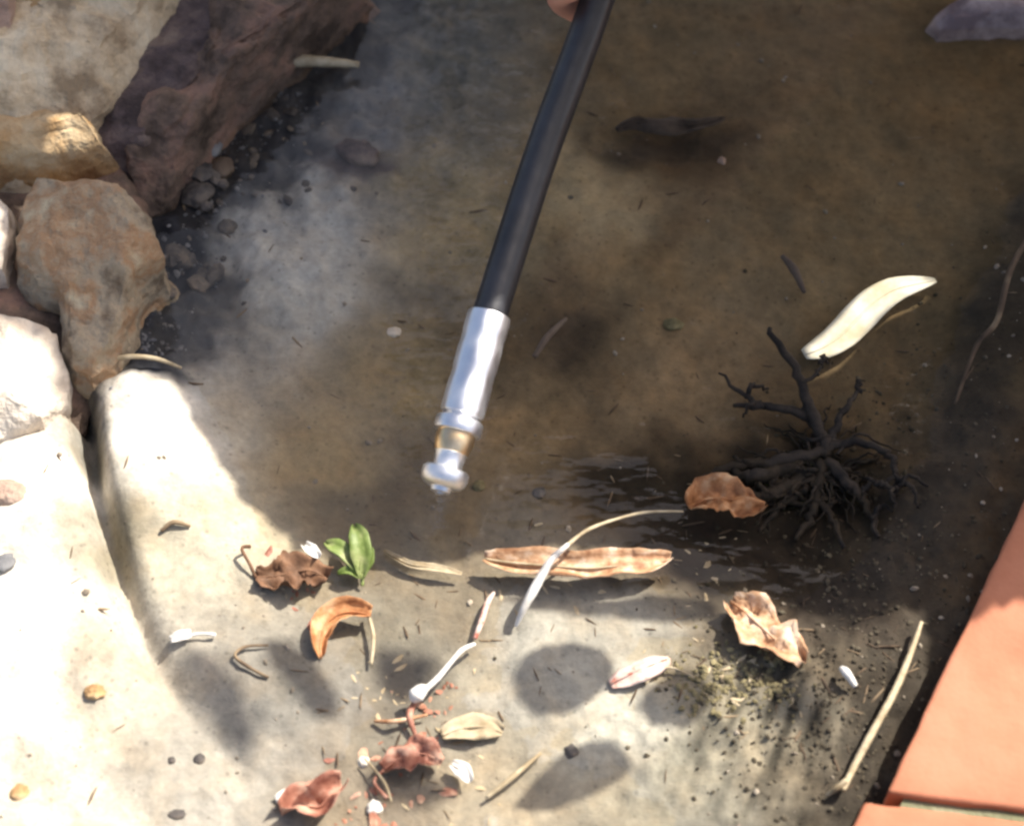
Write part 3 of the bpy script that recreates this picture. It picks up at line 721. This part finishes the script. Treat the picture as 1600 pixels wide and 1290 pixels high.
lathe('ferrule', [(-.005, 33 * MM), (.0, 35 * MM), (.02, 36.3 * MM), (.10, 36.3 * MM), (.13, 35.2 * MM), (.17, 35.2 * MM), (.20, 36.3 * MM), (.30, 36.3 * MM), (.33, 35.2 * MM), (.37, 35.2 * MM), (.40, 36.3 * MM), (.54, 36.3 * MM), (.565, 35.4 * MM), (.572, 33 * MM)],
      M['zinc'], hose, 8, .012, 64)
lathe('collar', [(.572, 27 * MM), (.590, 28 * MM), (.594, 36 * MM), (.602, 39 * MM), (.625, 40 * MM), (.65, 40 * MM), (.668, 38.5 * MM), (.674, 35 * MM), (.675, 30 * MM)], M['zinc'], hose)
lathe('neck', [(.674, 31 * MM), (.70, 32 * MM), (.73, 31.5 * MM), (.77, 29 * MM), (.785, 27 * MM)], M['brass'], hose)
lathe('stem', [(.785, 27.5 * MM), (.79, 26 * MM), (.83, 24 * MM), (.875, 23.5 * MM), (.88, 24 * MM)], M['zinc'], hose)
lathe('nozzle_head', [(.868, 27 * MM), (.874, 35 * MM), (.884, 38.5 * MM), (.915, 39 * MM), (.945, 36.5 * MM), (.965, 31 * MM), (.975, 24 * MM), (.978, 18 * MM), (1.0, 16 * MM), (1.003, 13 * MM), (1.003, 6 * MM), (.985, 5 * MM)], M['zinc'], hose)
# water drop hanging from the nozzle
mw, ntw, bw = new_mat('water'); bw.inputs['Base Color'].default_value = (1, 1, 1, 1); bw.inputs['Roughness'].default_value = .02; bw.inputs['IOR'].default_value = 1.33; bw.inputs['Transmission Weight'].default_value = 1
bm = bmesh.new(); bmesh.ops.create_icosphere(bm, subdivisions=3, radius=.0022)
for v_ in bm.verts: v_.co.z = v_.co.z * 1.3 + (.0012 * max(0, v_.co.z / .0022) ** 2)
o = from_bm('water_drop', bm, mw); o.location = B3 + ax * .0002 + Vector((0, 0, -.0026)); tag(o, 'clear water drop hanging from the tip of the metal nozzle', 'water drop')

bm = bmesh.new()
for k in range(70):
    f = random.random() ** .7; c = B3 + ax * .001 + Vector((0, 0, -.020 * f)) + Vector((random.gauss(-.001, .0022), random.gauss(-.001, .0022), 0)) * f
    r = random.uniform(.00018, .0004)
    for v_ in bmesh.ops.create_icosphere(bm, subdivisions=1, radius=r)['verts']: v_.co = v_.co + c
o = from_bm('water_spray', bm, mw); o['kind'] = 'stuff'; tag(o, 'faint spray of fine water droplets below the metal nozzle', 'water spray')

# ------------------------------------------------------------------ the hand that holds it: one skin with five fingers round the hose, only a fingertip in view
hu = (U3 - T3).normalized()                       # up along the hose
left = Vector((-1, 0, 0)); left = (left - hu * left.dot(hu)).normalized()
front = hu.cross(left).normalized()
if front.y > 0: front = -front                    # towards the viewer
def hp(s, l, f): return T3 + hu * s + left * l + front * f
verts, edges, rad = [], [], []
def chain(pts, rs, start=None):
    prev = start
    for p, r in zip(pts, rs):
        verts.append(p); rad.append(r); i = len(verts) - 1
        if prev is not None: edges.append((prev, i))
        prev = i
    return prev
wrist = chain([hp(.115, -.060, -.055)], [.024])
palm = chain([hp(.088, -.042, -.036), hp(.066, -.026, -.026)], [.022, .016], wrist)
for k, (s0, ln, r) in enumerate(((-.0035, .95, .0070), (.028, 1.0, .0082), (.046, 1.05, .0086), (.064, .98, .0084))):
    # from the back of the hose round its left side to the viewer's side
    chain([hp(s0 + .045, -.006, -.025), hp(s0 + .001, .004, -.0165 * ln), hp(s0, .0155 * ln, -.006), hp(s0 - .001, .0150, .0070), hp(s0 - .001, .006, .0145)], [r * 1.12, r * 1.05, r, r * .95, r * .85], palm)
chain([hp(.075, -.034, -.008), hp(.080, -.024, .010), hp(.086, -.010, .0170), hp(.094, .004, .0180)], [.013, .0115, .0100, .0085], palm)
chain([hp(.17, -.07, -.08), hp(.27, -.08, -.11), hp(.38, -.09, -.13)], [.030, .038, .042], wrist)
me = bpy.data.meshes.new('hand'); me.from_pydata(verts, edges, []); me.update()
hand = link('hand', me, M['skin'], None, smooth=False)
md = hand.modifiers.new('skin', 'SKIN'); md.use_smooth_shade = True
for i, sv in enumerate(me.skin_vertices[0].data): sv.radius = (rad[i], rad[i]); sv.use_root = (i == 0)
sd = hand.modifiers.new('smooth', 'SUBSURF'); sd.levels = 2; sd.render_levels = 2
tag(hand, 'hand gripping the black hose, only a pink fingertip showing at the top edge', 'hand')

# ------------------------------------------------------------------ leaves, stalks and bits on the dirt
leaf('dry_leaf', [(757, 884), (800, 893), (850, 900), (910, 906), (960, 903), (1005, 898), (1046, 886)], [16, 40, 46, 44, 46, 38, 8], [.007, .009, .011, .012, .012, .011, .008], M['leaf_tan'],
     'long curled tan leaf lying below the nozzle, pale at one end', curl=.004, wav=.003, seed=1, nseg=26, torn=.25, stem_mat=M['straw'])
leaf('dry_leaf', [(1140, 948), (1165, 972), (1195, 1000), (1222, 1022), (1254, 1040)], [24, 66, 72, 62, 24], [.006, .009, .009, .008, .004], M['leaf_tan'],
     'crumpled orange tan leaf in the sun between the twig clump and the tiles', curl=.003, wav=.006, seed=2, nseg=24, ncol=10, torn=.35)
leaf('dry_leaf', [(1076, 800), (1100, 790), (1130, 790), (1160, 796), (1192, 800)], [24, 62, 66, 46, 14], [.004, .006, .007, .006, .004], M['leaf_orange'],
     'crumpled orange brown leaf tucked against the black twig clump', curl=.004, wav=.007, seed=3, nseg=22, ncol=10, torn=.35)
leaf('dry_leaf', [(952, 1072), (975, 1062), (1000, 1052), (1025, 1042), (1046, 1034)], [14, 32, 36, 32, 12], [.003, .004, .005, .005, .004], M['leaf_pink'],
     'small pale pink leaf with red spots resting between the round shadows', curl=-.002, wav=.0015, seed=4, nseg=18)
leaf('dry_leaf', [(502, 1030), (502, 1002), (516, 978), (545, 966), (580, 968)], [12, 26, 36, 34, 18], [.001, .003, .006, .007, .005], M['leaf_orange'],
     'small orange leaf curled like a hook below the green sprout', curl=.005, wav=.002, seed=5, nseg=20, torn=.2)
leaf('dry_leaf', [(400, 905), (430, 908), (455, 905), (485, 900), (512, 908)], [20, 48, 62, 56, 22], [.002, .005, .006, .006, .003], M['leaf_brown'],
     'crumpled dark brown leaf beside the green sprout', curl=.004, wav=.007, seed=6, nseg=22, ncol=10, torn=.45, stem=[(392, 890, .004), (380, 868, .005), (392, 862, .004)])
leaf('dry_leaf', [(600, 1205), (622, 1192), (645, 1185), (668, 1186), (690, 1196)], [16, 40, 50, 40, 14], [.002, .004, .005, .005, .003], M['leaf_red'],
     'crumpled red brown leaf scrap near the bottom below the white stalk', curl=.003, wav=.005, seed=7, nseg=20, torn=.4, stem=[(585, 1225, .002), (605, 1250, .002)])
leaf('dry_leaf', [(440, 1275), (470, 1262), (500, 1268), (520, 1250), (535, 1240)], [10, 40, 54, 40, 16], [.002, .004, .006, .008, .007], M['leaf_red'],
     'folded red leaf standing up at the bottom edge', curl=.005, wav=.003, seed=8, nseg=18, fold=.004)
leaf('dry_leaf', [(690, 1150), (715, 1142), (740, 1138), (765, 1140), (785, 1146)], [14, 34, 44, 34, 12], [.001, .002, .002, .002, .001], M['straw'],
     'flat faded straw coloured leaf between the two leaf shadows and red scrap', curl=.001, wav=.0015, seed=9, nseg=16)
leaf('dry_leaf', [(600, 862), (640, 884), (680, 892), (722, 900)], [6, 14, 14, 5], [.001, .002, .003, .002], M['straw'],
     'narrow yellowish blade of dry grass beside the green sprout', curl=.001, wav=.001, seed=10, nseg=16)
leaf('pale_leaf', [(1256, 556), (1285, 545), (1314, 526), (1340, 500), (1366, 474), (1396, 455), (1430, 446), (1462, 440)], [20, 44, 54, 58, 56, 48, 32, 8], [.001, .001, .001, .001, .001, .001, .001, .001], M['cream'],
     'cream white sliver of a leaf shining in the shade above the black twigs', curl=.0006, wav=.0006, seed=16, nseg=22)
leaf('petal', [(432, 1254), (455, 1248), (478, 1246), (496, 1244)], [12, 26, 24, 8], [.002, .003, .003, .002], M['white'],
     'white petal scrap lying against the folded red leaf', 'petal', curl=.002, wav=.001, seed=11, nseg=10)
leaf('petal', [(268, 1004), (284, 998), (300, 996)], [10, 18, 12], [.002, .003, .003], M['white'],
     'small white petal with a thin stem on the sandy dirt', 'petal', curl=.0015, wav=.001, seed=12, nseg=10, stem=[(312, 996, .003), (338, 996, .002)])
leaf('petal', [(478, 862), (488, 872), (500, 884)], [10, 20, 10], [.006, .008, .008], M['white'],
     'white petal caught on the dark brown crumpled leaf', 'petal', curl=.002, wav=.001, seed=13, nseg=10)
leaf('petal', [(706, 1196), (722, 1208), (734, 1226)], [12, 26, 12], [.002, .003, .003], M['white'],
     'white petal scrap beside the red brown leaf scrap', 'petal', curl=.002, wav=.001, seed=14, nseg=10)
# the green sprout
sp_ = thing('green_sprout', 'small bright green sprout between the brown leaf and the nozzle', 'plant', G(560, 890))
def sprout_leaf(path, widths, lifts, seed):
    base = smooth_path([G(a, b) + Vector((0, 0, l)) for (a, b), l in zip(path, lifts)], 6); n = len(base); ws = lerp_list(widths, n)
    bm = bmesh.new(); rows = []
    for i, p in enumerate(base):
        d = (base[min(n - 1, i + 1)] - base[max(0, i - 1)]).normalized(); s = d.cross(Vector((0, 0, 1))).normalized(); up = s.cross(d)
        rows.append([bm.verts.new(p + s * (u * ws[i] * .000125) + up * (.0018 * u * u)) for u in (-1, -.5, 0, .5, 1)])
    for i in range(n - 1):
        for j in range(4): bm.faces.new((rows[i][j], rows[i][j + 1], rows[i + 1][j + 1], rows[i + 1][j]))
    o = from_bm('leaf', bm, M['green'], sp_); m_ = o.modifiers.new('thickness', 'SOLIDIFY'); m_.thickness = .0004
sprout_leaf([(566, 905), (566, 880), (562, 855), (556, 838)], [8, 34, 30, 6], [.001, .006, .008, .007], 1)
sprout_leaf([(562, 900), (545, 880), (525, 868), (512, 860)], [8, 26, 26, 5], [.001, .005, .006, .004], 2)
sprout_leaf([(566, 905), (576, 885), (582, 868)], [8, 22, 6], [.001, .004, .005], 3)
sprout_leaf([(560, 905), (548, 900), (530, 902)], [6, 18, 5], [.001, .003, .002], 4)
bm = bmesh.new(); c = smooth_path([G(566, 915), G(566, 900) + Vector((0, 0, .002)), G(564, 885) + Vector((0, 0, .004))], 4); tube(bm, c, [.0007] * len(c), 6); from_bm('stem', bm, M['green'], sp_)

# stalks
stalk('dry_stalk', [(1066, 810, .005), (1010, 822, .010), (960, 840, .013), (915, 866, .017), (884, 892, .018)], [.0004, .0006, .0006, .0007, .0008], M['straw'],
      'yellowish dry stalk arching over the curled leaf, ending in a white husk', parts=[('husk', [(886, 890, .018), (862, 910, .017), (848, 926, .014), (832, 948, .011), (818, 966, .007), (806, 984, .003)], [.0008, .0013, .0017, .0019, .0014, .0006], M['white'])])
stalk('white_stalk', [(742, 1012, .003), (722, 1026, .005), (704, 1046, .005), (684, 1070, .005), (662, 1090, .005)], [.0007, .0010, .0009, .0011, .0012], M['white'],
      'thin white stalk with a round knob lying on the dark patch', parts=[('knob', [(668, 1084, .005), (660, 1090, .006), (651, 1099, .006), (645, 1106, .005)], [.0011, .0024, .0030, .0010], M['white'])])
stalk('pale_stick', [(1436, 984, .006), (1420, 1030, .006), (1395, 1090, .006), (1362, 1150, .005), (1335, 1200, .005), (1314, 1242, .004)], [.0007, .0011, .0014, .0014, .0013, .0011], M['straw'],
      'long pale stick lying beside the edge of the terracotta tiles', 'stick', parts=[('side_shoot', [(1320, 1228, .005), (1306, 1238, .004), (1290, 1246, .002)], [.0010, .0012, .0006], M['straw'])])
stalk('pale_stick', [(1312, 1052, .004), (1320, 1064, .006), (1334, 1082, .005)], [.0009, .0018, .0010], M['white'], 'short white stick end poking out of the dark soil', 'stick')
stalk('pale_stick', [(412, 118, .006), (460, 116, .008), (510, 117, .008), (562, 114, .005)], [.0020, .0030, .0024, .0014], M['straw'], 'ochre stick lying across the top of the grey rubble', 'stick')
stalk('pale_stick', [(160, 582, .006), (200, 574, .007), (245, 574, .006), (285, 584, .004)], [.0008, .0010, .0010, .0006], M['straw'], 'thin pale twig at the tip of the bright sunlit patch', 'stick')
stalk('curved_stem', [(420, 1012, .002), (385, 1014, .002), (368, 1028, .002), (390, 1046, .002), (420, 1060, .001)], [.0004, .0006, .0006, .0007, .0005], M['litter'], 'small hooked brown stem on the sandy dirt', 'stem')
stalk('curved_stem', [(252, 832, .001), (272, 820, .002), (298, 824, .001)], [.0007, .0010, .0006], M['litter'], 'short curved dark stem on the sunlit slope', 'stem')
stalk('pink_stem', [(742, 1004, .003), (752, 980, .004), (762, 950, .004), (772, 932, .003)], [.0008, .0012, .0012, .0006], M['leaf_pink'], 'short pinkish stem standing beside the bleached stalk', 'stem')
stalk('pale_stick', [(570, 1188, .002), (600, 1226, .003), (612, 1256, .002)], [.0004, .0006, .0004], M['straw'], 'short thin stick crossing beside the red brown leaf scrap', 'stick')
stalk('bent_twig', [(1600, 395, .010), (1570, 450, .010), (1552, 520, .008), (1520, 560, .008), (1490, 640, .004)], [.0012, .0014, .0012, .0010, .0006], M['litter'], 'bent brown twig on the dirt near the picture edge', 'twig')
stalk('bent_twig', [(1222, 405, .002), (1240, 432, .004), (1256, 462, .002)], [.0010, .0020, .0008], M['bark'], 'short dark twig stub above the patch of sunlight', 'twig')
stalk('bent_twig', [(835, 560, .001), (856, 530, .002), (885, 500, .001)], [.0010, .0016, .0008], M['bark'], 'short brown twig half buried beside the metal ferrule', 'twig')
leaf('dry_leaf', [(962, 204), (1000, 196), (1050, 200), (1090, 198), (1132, 186)], [10, 34, 42, 30, 8], [.001, .002, .002, .002, .001], M['leaf_dark'],
     'dark rotten leaf lying in a hollow of the brown dirt beside the hose', curl=-.001, wav=.003, seed=15, nseg=20, torn=.35)
stalk('grass_stem', [(1085, 1060, .001), (1040, 1046, .002), (1008, 1070, .001)], [.0004, .0005, .0004], M['straw'], 'thin grass stem beside the small pink leaf', 'stem')
stalk('grass_stem', [(575, 962, .002), (584, 1000, .003), (580, 1040, .001)], [.0006, .0008, .0006], M['straw'], 'thin upright straw stem beside the hooked orange leaf', 'stem')

stalk('pink_stem', [(648, 1102, .002), (640, 1125, .003), (650, 1152, .001)], [.0010, .0014, .0006], M['leaf_red'], 'short reddish stem below the knob of the thin white stalk', 'stem')
stalk('pale_stick', [(760, 1248, .001), (800, 1220, .003), (845, 1180, .002)], [.0007, .0011, .0006], M['straw'], 'thin straw stick beside the pointed leaf shadow', 'stick')
stalk('pale_stick', [(585, 1128, .001), (620, 1132, .003), (668, 1118, .001)], [.0006, .0009, .0006], M['leaf_tan'], 'thin tan stick below the dark patch of the white stalk', 'stick')
# the black twig clump
cl = thing('twig_clump', 'black clump of dead branching twigs in the shaded hollow', 'twigs', G(1285, 740))
def twig(pts, rads):
    c = smooth_path([G(a, b, True) + Vector((0, 0, l)) for a, b, l in pts], 6); bm = bmesh.new()
    c = [p + Vector((random.gauss(0, .00055), random.gauss(0, .00055), random.gauss(0, .0004))) if 0 < i else p for i, p in enumerate(c)]
    rr = [r * (1 + .2 * noise.noise(Vector((i * .6, r * 999, 2)))) for i, r in enumerate(lerp_list([r * .86 for r in rads], len(c)))]
    tube(bm, c, rr, 7); return from_bm('twig', bm, M['twig'], cl)
TW = [([(1288, 720, .006), (1262, 672, .014), (1232, 620, .020), (1194, 568, .022)], [.0030, .0026, .0020, .0012]),
      ([(1280, 690, .010), (1230, 668, .012), (1190, 658, .010), (1146, 648, .006)], [.0024, .0022, .0018, .0010]),
      ([(1190, 658, .010), (1160, 640, .010), (1124, 604, .008)], [.0014, .0012, .0006]),
      ([(1290, 720, .006), (1240, 732, .008), (1180, 738, .006), (1110, 748, .004), (1082, 770, .002)], [.0030, .0028, .0026, .0016, .0010]),
      ([(1290, 720, .006), (1300, 690, .012), (1318, 662, .012), (1340, 630, .008)], [.0026, .0020, .0014, .0008]),
      ([(1296, 716, .008), (1340, 712, .010), (1385, 730, .008), (1398, 760, .006), (1392, 790, .003)], [.0022, .0020, .0016, .0014, .0008]),
      ([(1290, 735, .006), (1320, 770, .008), (1350, 800, .006), (1372, 842, .002)], [.0028, .0024, .0018, .0010]),
      ([(1280, 735, .006), (1276, 780, .006), (1262, 822, .004), (1240, 850, .002)], [.0030, .0026, .0018, .0010]),
      ([(1276, 740, .004), (1230, 770, .005), (1190, 784, .004), (1150, 772, .002)], [.0034, .0034, .0026, .0010]),
      ([(1250, 740, .006), (1210, 752, .007), (1170, 758, .006), (1142, 745, .004)], [.0034, .0036, .0030, .0014]),
      ([(1268, 780, .004), (1300, 820, .004), (1316, 862, .002)], [.0022, .0016, .0008]),
      ([(1340, 790, .006), (1356, 772, .009), (1380, 775, .006)], [.0012, .0010, .0006]),
      ([(1246, 640, .018), (1270, 622, .018), (1276, 600, .014)], [.0010, .0008, .0005]),
      ([(1260, 770, .004), (1215, 800, .003), (1185, 832, .001)], [.0020, .0016, .0008])]
for pts, rads in TW: twig(pts, rads)
for k in range(26):
    a = random.choice(TW)[0]; i = random.randrange(len(a) - 1); f = random.random()
    x, y, l = [a[i][q] + (a[i + 1][q] - a[i][q]) * f for q in range(3)]
    th = random.uniform(0, 6.28); ln = random.uniform(18, 55)
    twig([(x, y, l), (x + math.cos(th) * ln * .5, y + math.sin(th) * ln * .5, l * .9 + .002), (x + math.cos(th + .4) * ln, y + math.sin(th + .4) * ln, max(.001, l * .6))], [.0014, .0010, .0005])
for k in range(60):
    th = random.uniform(0, 6.28); r0, ln = random.uniform(0, 50), random.uniform(40, 110); x, y = 1270 + math.cos(th) * r0, 745 + math.sin(th) * r0 * .6
    b_ = th + random.uniform(-.6, .6)
    twig([(x, y, random.uniform(.001, .008)), (x + math.cos(th) * ln * .5, y + math.sin(th) * ln * .4, random.uniform(.001, .009)), (x + math.cos(b_) * ln, y + math.sin(b_) * ln * .8, .001)], [.0007, .0006, .0003])
for k in range(34):
    x, y = random.gauss(1255, 42), random.gauss(758, 22); th = random.uniform(-.5, .5) + (math.pi if random.random() < .5 else 0); ln = random.uniform(40, 95)
    twig([(x - math.cos(th) * ln * .5, y - math.sin(th) * ln * .4, .001), (x, y + random.uniform(-8, 8), random.uniform(.002, .007)), (x + math.cos(th) * ln * .5, y + math.sin(th) * ln * .4, .001)], [.0006, .0015, .0006])

# stones and pebbles
pebble('pebble', 312, 1186, .0022, M['dark_stone'], 'larger of two black pebbles on the sand near the bottom', seed=1)
pebble('pebble', 268, 1187, .0014, M['dark_stone'], 'smaller of two black pebbles on the sand near the bottom', seed=2)
pebble('pebble', 277, 1272, .0020, M['dark_stone'], 'flat black pebble at the bottom edge on pale sand', seed=3, stretch=1.5, squash=.4)
pebble('pebble', 893, 1174, .0026, M['dark_stone'], 'small black pebble on the rim of the pointed leaf shadow', seed=4)
pebble('pebble', 615, 520, .0024, M['pale'], 'tiny pale pebble on the shaded dirt beside the metal ferrule', seed=5, stretch=1.5)
pebble('pebble', 1128, 252, .0020, M['pink'], 'tiny pinkish pebble on the brown dirt above the dark twig', seed=6)
pebble('pebble', 560, 242, .0065, M['purple'], 'dark reddish stone in the middle of the grey rubble', seed=7, stretch=1.5, squash=.55, ang=-.4)
pebble('pebble', 330, 235, .0062, M['grey_stone'], 'grey stone at the foot of the reddish brown rock', seed=8, squash=.8)
pebble('pebble', 345, 265, .0058, M['bark'], 'mustard brown stone at the foot of the reddish brown rock', seed=9)
pebble('pebble', 310, 305, .0060, M['dark_stone'], 'black stone at the foot of the reddish brown rock, lowest of three', seed=11, stretch=1.3, ang=.6)
pebble('pebble', 272, 398, .0060, M['dark_stone'], 'black stone touching the brown sandstone slab', seed=13, stretch=1.7, ang=-.7)
pebble('pebble', 355, 355, .0042, M['dark_stone'], 'small dark stone on the light grey sheen', seed=14)
pebble('pebble', 148, 1082, .0030, M['ochre'], 'orange brown pebble on the bright sand', seed=17, stretch=1.4)
pebble('pebble', 30, 1238, .0034, M['ochre'], 'ochre pebble in the bottom corner of the pale sand', seed=18, squash=.4)
pebble('pebble', 14, 772, .0060, M['pink'], 'pinkish orange stone on the white sunlit bank', seed=19, squash=.5, stretch=1.3)
pebble('pebble', 6, 880, .0042, M['grey_stone'], 'grey pebble at the picture edge on the white sunlit bank', seed=20, squash=.4)
pebble('pebble', 585, 1262, .0030, M['white'], 'small white pebble at the bottom edge beside the red leaf', seed=22)
pebble('pebble', 568, 1190, .0022, M['white'], 'tiny white pebble beside the thin crossing stick', seed=23)
pebble('pebble', 842, 770, .0026, M['dark_stone'], 'small dark pebble on shaded dirt beside the nozzle head', seed=24)
pebble('pebble', 1052, 508, .0030, M['moss'], 'small yellowish crumb on the brown dirt beside the patch of light', seed=25, stretch=1.4)
pebble('pebble', 748, 760, .0026, M['moss'], 'small mossy crumb beside the nozzle head', seed=26)

# moss, grit, rubble and litter that nobody could count
def scatter(n, blobs, r0, r1):
    out = []
    for _ in range(n):
        a, b, s = blobs[rng.integers(len(blobs))]
        p = P(a, b); x, y = p.x + rng.normal(0, s), p.y + rng.normal(0, s)
        out.append((x, y, r0 + (r1 - r0) * rng.random() ** 2.5))
    return out
chips('moss_crumbs', scatter(420, [(1105, 1070, .007), (1150, 1075, .010), (1190, 1070, .007)], .0004, .0016), M['moss'], 'yellowish moss crumbs on the dirt below the orange tan leaf', cat='moss')
chips('rubble', scatter(420, [(360, 220, .009), (320, 300, .009), (285, 380, .008), (430, 130, .010), (255, 480, .008), (220, 540, .008), (400, 200, .012)], .0003, .0016), M['rubble'], 'loose blue grey rubble along the foot of the rocks', cat='rubble')
uni = [(rng.uniform(-.26, .26), rng.uniform(-.28, .30), .0003 + .0012 * rng.random() ** 3) for _ in range(2600)]
uni = [u for u in uni if float(pool_depth(u[0], u[1])) < .35 and u[0] > -.1 or rng.random() < .2]
chips('dark_rubble', scatter(60, [(400, 200, .014), (340, 300, .010), (470, 120, .016), (300, 420, .010), (420, 280, .014)], .0012, .0050), M['dark_stone'], 'dark broken stones half sunk in the blue grey puddle', cat='rubble', flatness=.5, sub=2)
chips('grit', uni, M['grit'], 'fine grit scattered over the dirt', cat='grit')
chips('soil_crumbs', scatter(1500, [(1320, 1120, .02), (1350, 1220, .02), (1380, 1000, .02), (1200, 1130, .02), (1420, 860, .03), (1230, 880, .03), (1500, 620, .03)], .0004, .0013), M['earth'], 'dark soil crumbs along the edge of the tiles', cat='soil')
chips('leaf_scraps', scatter(90, [(640, 1180, .008), (600, 1235, .009), (690, 1110, .007), (560, 1270, .008), (450, 905, .006)], .0006, .0024), M['leaf_red'], 'tangle of reddish leaf scraps near the bottom', cat='leaf scraps', flatness=.22, long=1.7)
chips('straw_scraps', scatter(110, [(650, 1150, .012), (720, 1225, .010), (600, 1060, .008), (1120, 1040, .014), (1180, 1070, .010), (880, 890, .010), (1100, 850, .012), (430, 920, .008)], .0004, .0014), M['straw'], 'bits of straw and seed husk among the fallen leaves', cat='straw', flatness=.3, long=2.6)
lit = [(rng.uniform(-.22, .25), rng.uniform(-.25, .28), .0003 + .0004 * rng.random()) for _ in range(120)]
lit += scatter(170, [(1280, 1000, .03), (1340, 1150, .02), (1000, 760, .03), (1270, 820, .03), (650, 1150, .02), (700, 960, .03), (1100, 1010, .03)], .0003, .0007)
chips('plant_litter', lit, M['litter'], 'fine dark plant litter scattered over the dirt', cat='litter', flatness=.8, long=7.0)
